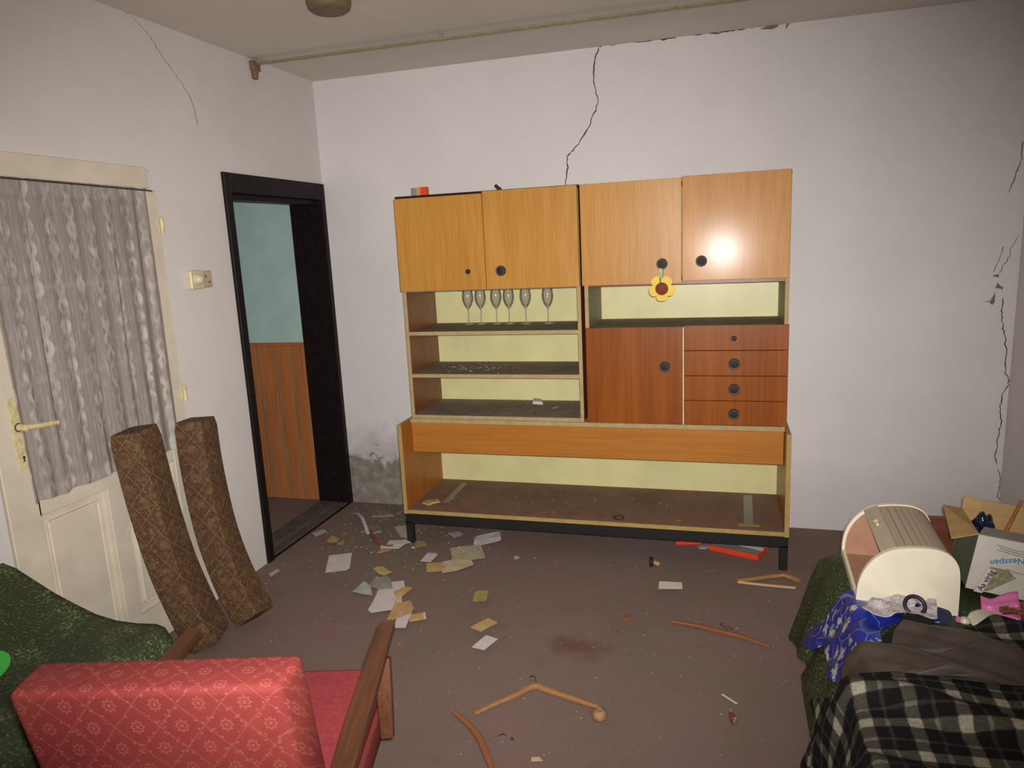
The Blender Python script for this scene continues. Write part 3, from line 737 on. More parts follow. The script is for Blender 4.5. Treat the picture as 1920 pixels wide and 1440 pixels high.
# six wine glasses on the top shelf
def glass_at(x, y, z, label):
    g = thing('wine_glass', (x, y, z), label, 'glass', 0, 'dusty wine glasses on the top shelf')
    b = MB()
    b.lathe([(0, 0), (.030, 0), (.031, .0012), (.012, .004), (.004, .009), (.0028, .02), (.0028, .075), (.004, .085), (.012, .096), (.024, .115), (.0315, .140), (.0325, .162), (.029, .185), (.0255, .205), (.0245, .205), (.0280, .185), (.0312, .162), (.0302, .140), (.0225, .116), (.011, .099), (0, .095)], (x, y, z), n=28)
    b.link('bowl_and_stem', 'wineglass', g, True, 180)
    return g
gx = [(-1.413, -.115), (-1.336, -.115), (-1.240, -.12), (-1.163, -.125), (-1.062, -.13), (-.932, -.135)]
names = ['leftmost wine glass standing on the top shelf', 'second wine glass from the left on the top shelf', 'third wine glass from the left on the top shelf', 'third wine glass from the right on the top shelf', 'second wine glass from the right on the top shelf', 'rightmost wine glass, standing apart on the top shelf']
g0 = glass_at(gx[0][0], gx[0][1], 1.1882, names[0])
for (x, y), n in list(zip(gx, names))[1:]: dup(g0, (x, y, 1.1882), n)

# things on top of the cabinet
bx = thing('small_box', (-1.54, -.39, 1.911), 'small red and white box on top of the left cabinet', 'box', math.radians(0))
P(bx, 'carton', 'orange_red', (-1.568, -1.505, -.40, -.375, 1.911, 1.957), bev=.0015); P(bx, 'carton_end', 'tray_grey', (-1.595, -1.568, -.399, -.376, 1.911, 1.955), bev=.001); P(bx, 'pale_band', 'packet_orange', (-1.5675, -1.543, -.4008, -.4, 1.912, 1.956), bev=0)
b = MB(); b.cyl((-1.112, -.44, 1.937), (-1.09, -.44, 1.914), .007, .009, 10); b.cyl((-1.094, -.44, 1.912), (-1.082, -.44, 1.917), .007, .008, 10)
tag(center(b.link('dark_peg', 'dark_bit', None, True)), 'small dark peg lying on top of the left cabinet', 'peg')
# things lying in the base unit and on shelves
def blob(name, mat, pts, z, h, label, cat, seed=0):
    # thin irregular flake: outline raised a little with uneven height
    b = MB(); n = len(pts); cx_ = sum(p[0] for p in pts)/n; cy_ = sum(p[1] for p in pts)/n
    lo = [b.bm.verts.new((p[0], p[1], z)) for p in pts]
    hi = [b.bm.verts.new((p[0]*.94+cx_*.06, p[1]*.94+cy_*.06, z+h*(.55+.6*abs(noise.noise(Vector((p[0]*40, p[1]*40, seed))))))) for p in pts]
    c_ = b.bm.verts.new((cx_, cy_, z+h))
    for i in range(n):
        j = (i+1) % n; b.bm.faces.new([lo[i], lo[j], hi[j], hi[i]]); b.bm.faces.new([hi[i], hi[j], c_])
    b.bm.faces.new(lo[::-1])
    return tag(center(b.link(name, mat)), label, cat)
ZB = .2025
blob('paper_scrap', 'packet_yellow', [(-1.637,-0.470),(-1.630,-0.416),(-1.592,-0.410),(-1.568,-0.389),(-1.536,-0.437),(-1.563,-0.458),(-1.587,-0.496)], ZB, .008, 'torn yellow scrap on the left end of the base unit board', 'scrap')
b = MB(); q = [(-0.504,-0.519)][0]; b.tube([(q[0]+.026*math.cos(a*PI/10), q[1]+.026*math.sin(a*PI/10), ZB+.004) for a in range(20)], .0035, 8, True)
tag(center(b.link('bracelet', 'dark_bit', None, True)), 'small dark beaded ring lying on the base unit board', 'ring')
blob('brown_flake', 'hanger_red', [(-0.225,-0.497),(-0.207,-0.479),(-0.177,-0.489),(-0.181,-0.504),(-0.210,-0.509)], ZB, .004, 'thin brown flake on the base unit board', 'scrap')
def strip(name, mat, pts, z, h, label, cat):
    b = MB(); b.prism([(p[0], p[1], z) for p in pts], (0, 0, h)); return tag(center(b.link(name, mat)), label, cat)
strip('tape_strip', 'tape', [(0.130,-0.074),(0.176,-0.067),(0.167,-0.498),(0.121,-0.499)], ZB, .0008, 'grey tape strip stuck near the right end of the base unit board', 'tape')
strip('tape_strip', 'edge_yel', [(0.096,-0.496),(0.195,-0.494),(0.194,-0.522),(0.095,-0.524)], ZB, .0016, 'short beige strip crossing the end of the grey tape', 'tape')
strip('tape_strip', 'tape', [(-1.528,-0.097),(-1.494,-0.093),(-1.483,-0.437),(-1.526,-0.435)], ZB, .0008, 'faint grey tape strip near the left end of the base unit board', 'tape')
blob('paper_scrap', 'paper_white', [(-1.042,-0.142),(-1.060,-0.044),(-1.009,-0.055),(-0.979,-0.151)], .7205, .022, 'crumpled white paper scrap at the back of the bottom shelf', 'paper')
blob('paper_scrap', 'paper_grey', [(-0.912,-0.227),(-0.884,-0.172),(-0.875,-0.198),(-0.897,-0.252)], .7205, .004, 'thin pale sliver on the bottom shelf at right', 'scrap')
def crumbs(name, n, region, z, mat, size, label, flat=.6):
    b = MB()
    for i in range(n):
        x, y = region(); s_ = random.uniform(*size)
        a = random.random()*6.28
        v = [b.bm.verts.new((x+s_*math.cos(a+k*2.09)*random.uniform(.6, 1.2), y+s_*math.sin(a+k*2.09)*random.uniform(.6, 1.2), z)) for k in range(3)]
        t_ = b.bm.verts.new((x, y, z+s_*flat))
        for k in range(3): b.bm.faces.new([v[k], v[(k+1) % 3], t_])
        b.bm.faces.new(v[::-1])
    return tag(b.link(name, mat), label, 'debris', kind='stuff')
def gauss(cx, cy, sx, sy, lim=None):
    def f():
        while True:
            x, y = random.gauss(cx, sx), random.gauss(cy, sy)
            if lim is None or (lim[0] < x < lim[1] and lim[2] < y < lim[3]): return x, y
    return f
crumbs('glass_grit', 70, gauss(-1.36, -.27, .1, .06, (-1.62, -.75, -.43, -.06)), .9535, 'glass_bit', (.002, .007), 'glittering broken glass grit on the middle shelf')
crumbs('shelf_grit', 22, gauss(-1.3, -.2, .3, .1, (-1.62, -.75, -.43, -.06)), .7205, 'dark_bit', (.003, .009), 'dark grit on the bottom shelf')
crumbs('board_grit', 34, gauss(-.9, -.35, .55, .12, (-1.6, .25, -.55, -.06)), .2025, 'plaster_bit', (.002, .006), 'pale crumbs on the base unit board')

# ------------------------------------------------------------------ floor litter
crumbs('plaster_debris', 330, gauss(-1.85, -.32, .3, .35, (-2.3, -.3, -1.7, -.02)), .0005, 'plaster_bit', (.002, .0065), 'plaster crumbs strewn in the damp corner by the doorway')
crumbs('floor_specks', 260, lambda: (random.uniform(-1.9, .25), random.uniform(-2.4, -.6)), .0005, 'plaster_bit', (.0015, .0045), 'pale specks scattered over the brown floor')
blob('rubble_lump', 'mud', [(-2.123,-0.378),(-2.121,-0.299),(-2.045,-0.304),(-1.951,-0.350),(-1.916,-0.452),(-1.965,-0.492),(-2.045,-0.473)], 0, .014, 'grey-brown lump of fallen plaster in the corner by the doorway', 'rubble')
blob('rubble_lump', 'mud', [(-2.155,-0.159),(-2.135,-0.080),(-2.073,-0.051),(-1.991,-0.096),(-1.957,-0.201),(-2.037,-0.232),(-2.092,-0.241)], 0, .016, 'grey plaster lump at the foot of the back wall', 'rubble')
pz = [0.0008]
def paper(pts, mat, label, lift=.006, th=.0012, name='paper_sheet', cat='paper', z=None):
    if z is None: z = pz[0]; pz[0] += .0006
    b = MB(); n = len(pts); cx_ = sum(p[0] for p in pts)/n; cy_ = sum(p[1] for p in pts)/n
    fine = []
    for i in range(n):
        a, c = pts[i], pts[(i+1) % n]
        for k in range(3): fine.append((a[0]+(c[0]-a[0])*k/3, a[1]+(c[1]-a[1])*k/3))
    def hz(x, y, w_): return z + lift*w_*(.5+.5*noise.noise(Vector((x*9, y*9, len(label)*.37))))
    zc = sum(hz(p[0], p[1], 1) for p in fine)/len(fine)
    c0 = b.bm.verts.new((cx_, cy_, zc)); c1 = b.bm.verts.new((cx_, cy_, zc+th))
    lo = [b.bm.verts.new((p[0], p[1], hz(p[0], p[1], 1))) for p in fine]
    hi = [b.bm.verts.new((p[0], p[1], hz(p[0], p[1], 1)+th)) for p in fine]
    m = len(fine)
    for i in range(m):
        j = (i+1) % m
        b.bm.faces.new([lo[i], lo[j], hi[j], hi[i]]); b.bm.faces.new([hi[i], hi[j], c1]); b.bm.faces.new([lo[j], lo[i], c0])
    return tag(center(b.link(name, mat)), label, cat, 'litter of papers and packets on the floor')
paper([(-2.057,-0.816),(-1.947,-0.760),(-1.865,-0.938),(-1.870,-0.963),(-1.970,-1.007)], 'paper_white', 'large white card on the floor between doorway and cabinet')
paper([(-2.324,-0.549),(-2.287,-0.480),(-2.244,-0.516),(-2.279,-0.588)], 'paper_grey', 'small grey card nearest the doorway')
paper([(-2.162,-0.660),(-2.168,-0.583),(-2.100,-0.618),(-2.090,-0.672),(-2.138,-0.680)], 'packet_orange', 'crumpled orange packet beyond the large white card', .02)
paper([(-2.102,-0.650),(-2.075,-0.614),(-2.051,-0.665),(-2.082,-0.678)], 'packet_olive', 'olive scrap touching the crumpled orange packet')
paper([(-1.807,-0.692),(-1.824,-0.657),(-1.798,-0.622),(-1.810,-0.574),(-1.721,-0.549),(-1.669,-0.587),(-1.693,-0.611),(-1.703,-0.673)], 'paper_white', 'torn white paper beside the left front cabinet leg', .012)
paper([(-1.869,-0.380),(-1.806,-0.344),(-1.713,-0.529),(-1.762,-0.521)], 'paper_grey', 'grey sheet on the floor left of the cabinet leg')
paper([(-1.804,-0.750),(-1.802,-0.698),(-1.739,-0.690),(-1.773,-0.730)], 'packet_orange', 'faint pinkish scrap in front of the torn white paper')
paper([(-1.643,-0.595),(-1.643,-0.556),(-1.603,-0.554),(-1.565,-0.605),(-1.612,-0.643)], 'packet_olive', 'olive yellow packet right of the cabinet leg', .01)
paper([(-1.646,-0.641),(-1.630,-0.626),(-1.616,-0.651),(-1.633,-0.657)], 'paper_white', 'tiny white scrap beside the olive yellow packet')
paper([(-1.515,-0.414),(-1.456,-0.388),(-1.416,-0.422),(-1.451,-0.476)], 'paper_grey', 'grey scrap under the cabinet behind the rail')
paper([(-1.319,-0.509),(-1.324,-0.455),(-1.210,-0.363),(-1.169,-0.483),(-1.256,-0.562),(-1.303,-0.564)], 'paper_white', 'white folded sheet just under the cabinet rail', .02)
paper([(-1.419,-0.624),(-1.267,-0.546),(-1.188,-0.708),(-1.341,-0.788)], 'packet_speck', 'speckled beige sheet below the white folded sheet', .008)
paper([(-1.520,-0.806),(-1.522,-0.708),(-1.459,-0.705),(-1.460,-0.806)], 'paper_white', 'small white card left of the speckled beige sheet')
paper([(-1.474,-0.825),(-1.397,-0.798),(-1.352,-0.889),(-1.435,-0.923)], 'packet_yellow', 'yellow packet end showing beside the white torn one')
paper([(-1.397,-0.804),(-1.354,-0.770),(-1.252,-0.751),(-1.223,-0.800),(-1.276,-0.881),(-1.351,-0.923),(-1.359,-0.871)], 'packet_pale', 'pale torn yellow and white packet under the beige sheet', .01)
paper([(-1.730,-0.938),(-1.716,-0.915),(-1.688,-0.906),(-1.615,-0.956),(-1.637,-0.998),(-1.673,-0.989)], 'packet_yellow', 'yellow packet above the heap of papers')
paper([(-1.714,-1.191),(-1.705,-1.085),(-1.650,-1.123),(-1.596,-1.211),(-1.661,-1.206)], 'paper_blue', 'bluish paper triangle on the left of the paper heap', .01)
paper([(-1.666,-1.053),(-1.615,-1.007),(-1.576,-1.049),(-1.524,-1.134),(-1.592,-1.153),(-1.655,-1.124)], 'foil_grey', 'dark grey printed foil at the back of the paper heap', .012)
paper([(-1.666,-1.051),(-1.615,-1.007),(-1.598,-1.031),(-1.646,-1.068)], 'paper_white', 'thin white strip on the back edge of the grey foil')
paper([(-1.566,-1.065),(-1.510,-1.037),(-1.472,-1.107),(-1.512,-1.161)], 'paper_white', 'white card at the back right of the paper heap')
paper([(-1.514,-1.156),(-1.474,-1.102),(-1.432,-1.103),(-1.444,-1.182),(-1.479,-1.205)], 'packet_yellow', 'yellow packet beside the white card at the heap')
paper([(-1.590,-1.158),(-1.523,-1.137),(-1.471,-1.204),(-1.432,-1.320),(-1.524,-1.371),(-1.549,-1.349),(-1.566,-1.255)], 'paper_white', 'largest white sheet in the paper heap', .006)
paper([(-1.469,-1.215),(-1.445,-1.199),(-1.420,-1.259),(-1.442,-1.274)], 'packet_pale', 'pale packet corner right of the largest white sheet', .015)
paper([(-1.443,-1.285),(-1.388,-1.237),(-1.339,-1.302),(-1.338,-1.357),(-1.392,-1.417),(-1.422,-1.418)], 'packet_orange', 'orange and yellow packet in front of the largest white sheet', .012)
paper([(-1.337,-1.359),(-1.276,-1.325),(-1.251,-1.375),(-1.313,-1.413)], 'packet_yellow', 'yellow packet with white end, rightmost of the heap')
paper([(-1.284,-1.329),(-1.275,-1.323),(-1.250,-1.375),(-1.258,-1.379)], 'paper_white', 'white tip of the rightmost heap packet')
paper([(-1.398,-1.339),(-1.337,-1.332),(-1.309,-1.465),(-1.362,-1.473)], 'paper_white', 'white card nearest the red armchair', .004)
paper([(-1.111,-1.113),(-1.095,-1.094),(-1.047,-1.088),(-1.029,-1.185),(-1.090,-1.198)], 'packet_olive', 'crumpled yellow packet lying alone on the open floor', .015)
paper([(-1.030,-1.410),(-0.979,-1.317),(-0.924,-1.346),(-0.973,-1.437)], 'packet_yellow', 'yellow printed packet beyond the white card, middle of the floor')
paper([(-0.971,-1.559),(-0.942,-1.458),(-0.884,-1.475),(-0.914,-1.570)], 'paper_white', 'white card lying alone nearest the wooden hanger')
paper([(-1.509,-0.741),(-1.514,-0.721),(-1.460,-0.711),(-1.460,-0.726)], 'paper_grey', 'grey slip on the edge of the small white card')
paper([(-0.272,-0.833),(-0.166,-0.826),(-0.161,-0.891),(-0.270,-0.909)], 'white_card', 'white rectangular card on the floor right of centre', .003)
paper([(0.012,-1.676),(0.019,-1.672),(0.068,-1.718),(0.063,-1.722)], 'white_card', 'narrow white paper sliver beside the dry leaf', .004)
paper([(-1.040,-0.695),(-1.022,-0.673),(-0.997,-0.701),(-1.020,-0.724)], 'paper_grey', 'pale round scrap in front of the cabinet')
paper([(-0.570,-2.138),(-0.546,-2.130),(-0.530,-2.144),(-0.566,-2.155)], 'packet_pale', 'pale scrap at the bottom edge of the photo')
paper([(-2.230,-1.119),(-2.225,-1.056),(-2.196,-1.070),(-2.203,-1.145)], 'paper_grey', 'thin grey scrap beside the right bolster cushion')
b = MB(); q = [(-2.219,-0.225),(-2.165,-0.271),(-2.091,-0.355),(-2.024,-0.445),(-1.977,-0.510)]
b.sweep([(p[0], p[1], .012+.03*math.sin(i*.8)) for i, p in enumerate(q)], .018, .004); tag(center(b.link('lace_ribbon', 'lace', None, True)), 'strip of white lacy ribbon by the back left corner', 'ribbon')
b = MB(); q = [(-1.973,-0.477),(-1.926,-0.549),(-1.877,-0.601),(-1.826,-0.637),(-1.783,-0.652),(-1.752,-0.647)]
b.sweep([(p[0], p[1], .012+.006*math.sin(i*1.2)) for i, p in enumerate(q)], [.014, .02, .022, .02, .018, .014], .018, rnd=.6); tag(center(b.link('sickle_handle', 'redplastic', None, True)), 'curved red-brown piece lying on the torn white paper', 'scrap')

# red trays under the cabinet
def tray(name, corners, h, label, lidcol, fill):
    # open flat box: four floor corners a,b,c,d (a-b front edge)
    n = len(corners); cx_ = sum(p[0] for p in corners)/n; cy_ = sum(p[1] for p in corners)/n
    t_ = thing(name, (cx_, cy_, 0), label, 'box')
    b = MB(); b.prism([(p[0], p[1], .001) for p in corners], (0, 0, .003))
    for i in range(n):
        p, q = Vector(corners[i]), Vector(corners[(i+1) % n]); m_ = Vector((cx_, cy_)); 
        ni = Vector((-(q-p).y, (q-p).x)).normalized(); 
        if (m_-p).dot(ni) < 0: ni = -ni
        b.prism([(p.x, p.y, .001), (q.x, q.y, .001), (q.x+ni.x*.004, q.y+ni.y*.004, .001), (p.x+ni.x*.004, p.y+ni.y*.004, .001)], (0, 0, h))
    b.link('tray_shell', lidcol, t_)
    b = MB(); s_ = .955
    b.prism([(cx_+(p[0]-cx_)*s_, cy_+(p[1]-cy_)*s_, .0045) for p in corners], (0, 0, h*.8)); b.link('tray_filling', fill, t_)
    return t_, cx_, cy_
ta, cx_, cy_ = tray('red_tray_box', [(-0.047,-0.388),(0.192,-0.478),(0.246,-0.365),(-0.007,-0.299)], .03, 'open orange-red tray box with grey inside under the cabinet', 'orange_red', 'tray_grey')
b = MB(); b.prism([(p[0], p[1], .031) for p in [(0.044,-0.341),(0.150,-0.351),(0.225,-0.387),(0.218,-0.419),(0.143,-0.386)]], (0, 0, .002)); b.link('white_flap', 'white_card', ta)
tb, cx_, cy_ = tray('red_tray_box', [(-0.222,-0.350),(-0.090,-0.323),(-0.078,-0.251),(-0.209,-0.259)], .02, 'smaller red and white box lid under the cabinet rail', 'orange_red', 'white_card')
blob('grey_rag', 'tray_grey', [(-0.113,-0.351),(-0.090,-0.314),(-0.048,-0.310),(-0.043,-0.352),(-0.068,-0.375),(-0.099,-0.377)], 0, .012, 'grey rag scrap between the two red boxes', 'scrap')

# clothes hangers
def hanger(pts, rad, mat, hook, label, z=.012, name='coat_hanger'):
    cx_ = sum(p[0] for p in pts)/len(pts); cy_ = sum(p[1] for p in pts)/len(pts)
    h_ = thing(name, (cx_, cy_, 0), label, 'hanger', 0, 'coat hangers on the floor')
    # smooth the polyline
    P_ = [Vector((p[0], p[1], z)) for p in pts]; path = []; N = len(P_)
    for i in range(N-1):
        p0, p1, p2, p3 = P_[max(i-1, 0)], P_[i], P_[i+1], P_[min(i+2, N-1)]
        for k in range(6):
            t_ = k/6; path.append(.5*((2*p1)+(p2-p0)*t_+(2*p0-5*p1+4*p2-p3)*t_*t_+(3*p1-p0-3*p2+p3)*t_**3))
    path.append(P_[-1]); n = len(path)
    w_ = [rad*.7*(.72+.38*math.sin(PI*i/(n-1))**2) for i in range(n)]
    b = MB(); b.sweep(path, w_, [min(.02, v*.9) for v in w_], rnd=.55); b.link('hanger_body', mat, h_, True, 60)
    if hook:
        b = MB(); b.tube([(p[0], p[1], z+.004+.012*math.sin(i*.9)) for i, p in enumerate(hook)], .0016, 6); b.link('hook', 'wire', h_, True)
    return h_
hanger([(-0.828,-1.953),(-0.772,-1.881),(-0.715,-1.819),(-0.674,-1.762),(-0.650,-1.747),(-0.611,-1.760),(-0.534,-1.784),(-0.457,-1.807),(-0.402,-1.824)], .03, 'hanger_wood', [(-0.653,-1.740),(-0.661,-1.721),(-0.670,-1.707),(-0.682,-1.708),(-0.691,-1.695),(-0.689,-1.679),(-0.679,-1.681)], 'light wooden hanger lying in the middle foreground of the floor')
hanger([(-0.906,-1.954),(-0.858,-1.988),(-0.806,-2.030),(-0.762,-2.078),(-0.731,-2.126),(-0.706,-2.163),(-0.693,-2.186),(-0.678,-2.222)], .032, 'hanger_orange', [(-0.735,-2.083),(-0.717,-2.074),(-0.701,-2.062),(-0.695,-2.044),(-0.686,-2.034),(-0.670,-2.033),(-0.656,-2.044),(-0.652,-2.057),(-0.658,-2.069)], 'orange-brown curved hanger at the bottom edge near the red armchair')
hanger([(-0.191,-1.179),(-0.134,-1.187),(-0.068,-1.199),(-0.011,-1.216),(0.037,-1.230),(0.093,-1.247),(0.150,-1.274),(0.202,-1.303)], .026, 'hanger_red', [(0.045,-1.229),(0.030,-1.208),(0.009,-1.196),(0.007,-1.176),(0.022,-1.160),(0.038,-1.161),(0.054,-1.183),(0.066,-1.205),(0.082,-1.201),(0.096,-1.195)], 'thin reddish hanger in front of the green covered bed')
h_ = thing('trouser_hanger', (.2, -.95, 0), 'pale wooden trouser hanger with crossbar poking out from the green cover', 'hanger', 0, 'coat hangers on the floor')
q = [(0.087,-0.743),(0.166,-0.702),(0.235,-0.668),(0.301,-0.640),(0.343,-0.669),(0.368,-0.696)]
b = MB(); b.sweep([(p[0], p[1], .012) for p in q], .022, .018, rnd=.55); b.link('hanger_body', 'hanger_wood', h_, True, 60)
q = [(0.089,-0.750),(0.163,-0.757),(0.230,-0.761),(0.344,-0.764)]
b = MB(); b.tube([(p[0], p[1], .01) for p in q], .007, 8); b.link('crossbar', 'hanger_pale', h_, True)
# peach-coloured half ball and dry leaf
q = [(-0.393,-1.876)][0]; pc = thing('peach_ball', (q[0], q[1], 0), 'small peach coloured ball at the end of the wooden hanger', 'ball')
b = MB(); b.lathe([(.012, .0), (.024, .008), (.028, .02), (.024, .033), (.012, .041), (.004, .038), (0, .036)], (q[0], q[1], 0.001), n=20); b.link('ball_body', 'peach', pc, True)
b = MB(); b.tube([(q[0]-.028+.007*math.cos(a), q[1]+.022+.007*math.sin(a), .018+.006*math.sin(a)) for a in [i*PI/4 for i in range(8)]], .0022, 6, True); b.link('red_loop', 'redplastic', pc, True)
blob('dry_leaf', 'leaf', [(0.039,-1.735),(0.045,-1.731),(0.054,-1.750),(0.062,-1.768),(0.065,-1.784),(0.059,-1.802),(0.049,-1.809),(0.044,-1.794),(0.040,-1.772)], 0, .016, 'small dry brown leaf on the floor near the plaid blanket', 'leaf')
blob('brown_scrap', 'hanger_red', [(-0.409,-1.176),(-0.395,-1.155),(-0.369,-1.140),(-0.362,-1.158),(-0.382,-1.185)], 0, .006, 'tiny reddish brown scrap on the open floor', 'scrap')

# ------------------------------------------------------------------ brown bolster cushions leaning at the left wall
def bolster(path, w_, t_, rot, label):
    P_ = [Vector(p) for p in path]; pts = []; N = len(P_)
    for i in range(N-1):
        p0, p1, p2, p3 = P_[max(i-1, 0)], P_[i], P_[i+1], P_[min(i+2, N-1)]
        for k in range(8):
            s_ = k/8; pts.append(.5*((2*p1)+(p2-p0)*s_+(2*p0-5*p1+4*p2-p3)*s_*s_+(3*p1-p0-3*p2+p3)*s_**3))
    pts.append(P_[-1]); n = len(pts)
    taper = [1-.10*max(0, 1-min(i, n-1-i)/2.0) for i in range(n)]
    b = MB(); b.sweep(pts, [w_*k for k in taper], [t_*k for k in taper], (math.sin(rot), -math.cos(rot), 0), rnd=.13)
    o = b.link('bolster_cushion', 'brown_brocade', None, True, 28)
    return tag(center(o), label, 'cushion', 'brown bolster cushions leaning on the wall')
bolster([(-2.268, -1.805, .975), (-2.243, -1.795, .7), (-2.205, -1.775, .4), (-2.15, -1.745, .15), (-2.105, -1.725, .02)],  .13, .165, math.radians(15), 'left brown patterned bolster cushion leaning against the glazed door')
bolster([(-2.268, -1.455, .93), (-2.255, -1.465, .7), (-2.21, -1.48, .42), (-2.13, -1.50, .2), (-2.015, -1.535, .035)], .13, .15, math.radians(12), 'right brown patterned bolster cushion, bent, leaning beside the door hinges')

# ------------------------------------------------------------------ red armchair (seen from behind)
ac = thing('red_armchair', (-1.05, -3.03, 0), 'red brocade armchair with brown wooden arms, seen from behind', 'armchair', math.radians(14.6))
def loc_part(b, name, mat, parent, smooth=False, angle=40, label=None):
    o = b.link(name, mat, parent, smooth, angle, off=False)
    if label: o['label'] = label
    return o
# local frame: y = forward, z up, back-top front edge at y=0
b = MB(); b.box(-.268, .268, -.115, 0, .30, .862, .018, 3)
for v in b.bm.verts: v.co.x *= 1+.6*min(0, v.co.y+.06)*1.2; v.co.y += (.862-v.co.z)*.22; v.co.z += .006*math.cos(v.co.x*5)
loc_part(b, 'backrest', 'red_brocade', ac, True, 50)
b = MB(); b.box(-.265, .265, .02, .62, .335, .43, .025, 3)
for v in b.bm.verts: v.co.z += .02*v.co.y
loc_part(b, 'seat_cushion', 'red_plain', ac, True, 50)
b = MB(); b.box(-.262, .262, .03, .60, .235, .333, .012, 2); loc_part(b, 'seat_frame', 'red_plain', ac, True, 50)
b = MB(); b.tube([(-.266, .03, .336), (-.266, .60, .347), (.266, .60, .347), (.266, .03, .336)], .005, 6); loc_part(b, 'piping', 'redplastic', ac, True)
for s in (-1, 1):
    b = MB(); path = []; ws = []
    for i in range(13):
        t_ = i/12; path.append((s*(.300-.012*t_), -.16+.80*t_, .505+.05*t_+.012*math.sin(PI*t_))); ws.append(.040+.016*math.sin(PI*min(1, t_*1.1)*.9))
    b.sweep(path, ws, .028, rnd=.3); loc_part(b, 'armrest', 'arm_wood', ac, True, 40)
    b = MB(); b.sweep([(s*.30, .50, .54), (s*.305, .47, .44), (s*.308, .45, .335)], [.045, .042, .036], [.028, .028, .026], (0, 1, 0), rnd=.3)
    loc_part(b, 'arm_post', 'arm_wood', ac, True, 40)
    b = MB(); b.sweep([(s*.29, -.02, .52), (s*.29, .0, .36), (s*.29, .03, .25)], .036, .026, (0, 1, 0), rnd=.3); loc_part(b, 'arm_post', 'arm_wood', ac, True, 40)
    for y0, y1 in ((.44, .42), (.08, .02)):
        b = MB(); b.sweep([(s*.20, y0, .24), (s*.205, (y0+y1)/2, .12), (s*.21, y1, 0.001)], [.042, .034, .026], [.042, .034, .026], (0, 1, 0), rnd=.5); loc_part(b, 'leg', 'arm_wood', ac, True, 60)

# ------------------------------------------------------------------ sofa along the left wall under a green throw
sf = thing('draped_sofa', (-2.0, -3.0, 0), 'low sofa along the left wall, hidden under the green throw', 'sofa')
P(sf, 'sofa_base', 'head_wood', (-2.33, -1.72, -3.75, -2.46, .06, .24), bev=.01)
P(sf, 'seat_cushion', 'brown_cloth', (-2.15, -1.72, -3.74, -2.47, .24, .44), bev=.03)
P(sf, 'backrest', 'brown_cloth', (-2.33, -2.17, -3.74, -2.47, .24, .60), bev=.03)
for x in (-2.30, -1.78):
    for y in (-3.70, -2.52): P(sf, 'leg', 'head_wood', (x, x+.04, y, y+.04, 0, .06))
prof = [(-2.343, .40), (-2.342, .60), (-2.325, .662), (-2.27, .648), (-2.20, .612), (-2.12, .572), (-2.04, .540), (-1.96, .512), (-1.88, .498), (-1.80, .497), (-1.72, .503), (-1.69, .495), (-1.668, .46), (-1.66, .40), (-1.655, .30), (-1.65, .20), (-1.648, .10), (-1.645, .03)]
b = MB(); rows = []; NY = 60
pf = []
for (a, c), (e, f) in zip(prof, prof[1:]):
    for k in range(4): pf.append((a+(e-a)*k/4, c+(f-c)*k/4))
pf.append(prof[-1])
for j in range(NY+1):
    t_ = j/NY; y = -2.385-1.4*t_; row = []
    for i, (x, z) in enumerate(pf):
        u = i/len(pf)
        h = .016*noise.noise(Vector((x*6+y*3, y*4, 1.3))) + .012*math.sin(y*16+x*9)*(.3+.7*(x > -2.15))
        drop = 0
        k = min(1, t_*9)
        zz = z + h*k; xx = x
        if z < .44 and x > -1.8: xx = x + .018*math.sin(y*22)*(.5-z)*2*k + .012
        row.append(b.bm.verts.new((xx, y, max(.012, zz))))
    rows.append(row)
# far end hangs down to the floor
for n_, zz in ((1, .06), (2, .16), (3, .28), (4, .45)):
    row = []
    for i, (x, z) in enumerate(pf):
        row.append(b.bm.verts.new((x, -2.385+.012*min(n_, 2)+.008*math.sin(x*30)*(n_ > 2), max(.012, z-zz))))
    rows.insert(0, row)
for p, q in zip(rows, rows[1:]):
    for i in range(len(pf)-1): b.bm.faces.new([p[i], p[i+1], q[i+1], q[i]])
tag(b.link('green_throw', 'green_brocade', None, True, 180), 'dark green paisley throw covering the sofa along the left wall', 'throw')
gb = thing('green_plate', (-1.955, -2.775, .515), 'bright green plastic plate lying on the green throw over the sofa', 'plate')
b = MB(); b.lathe([(0, .006), (.05, .006), (.066, .003), (.072, .008), (.073, .012), (.068, .011), (.05, .012), (0, .012)], (0, 0, 0), n=36)
b.move(Matrix.Rotation(math.radians(14), 4, (1, .6, 0))); loc_part(b, 'plate_disc', 'lime', gb, True, 50); gb.location.z = .545

# ------------------------------------------------------------------ bed on the right under a green throw
bd = thing('daybed', (.87, -2.2, 0), 'daybed by the right wall with dark wooden end board, hidden under the green throw', 'bed')
P(bd, 'mattress', 'brown_cloth', (.48, 1.36, -3.4, -1.20, .2, .37), bev=.03)
P(bd, 'bed_frame', 'head_wood', (.46, 1.35, -3.38, -1.17, .08, .2), bev=.005)
P(bd, 'end_board', 'head_wood', (.62, 1.36, -1.10, -1.07, .0, .515), bev=.005)
for x in (.47, 1.30):
    for y in (-3.35, -1.22): P(bd, 'leg', 'head_wood', (x, x+.04, y, y+.04, 0, .08))
b = MB(); rings = []; NA = 140
def foot(u, inset):
    # rounded-rect footprint, u in 0..1
    x0, x1, y0, y1, r = .335+inset, 1.385-inset*.3, -3.5, -1.135-inset, .07
    a = u*2*PI; ca, sa = math.cos(a), math.sin(a); e = .16
    return ((x0+x1)/2+(x1-x0)/2*math.copysign(abs(ca)**e, ca), (y0+y1)/2+(y1-y0)/2*math.copysign(abs(sa)**e, sa))
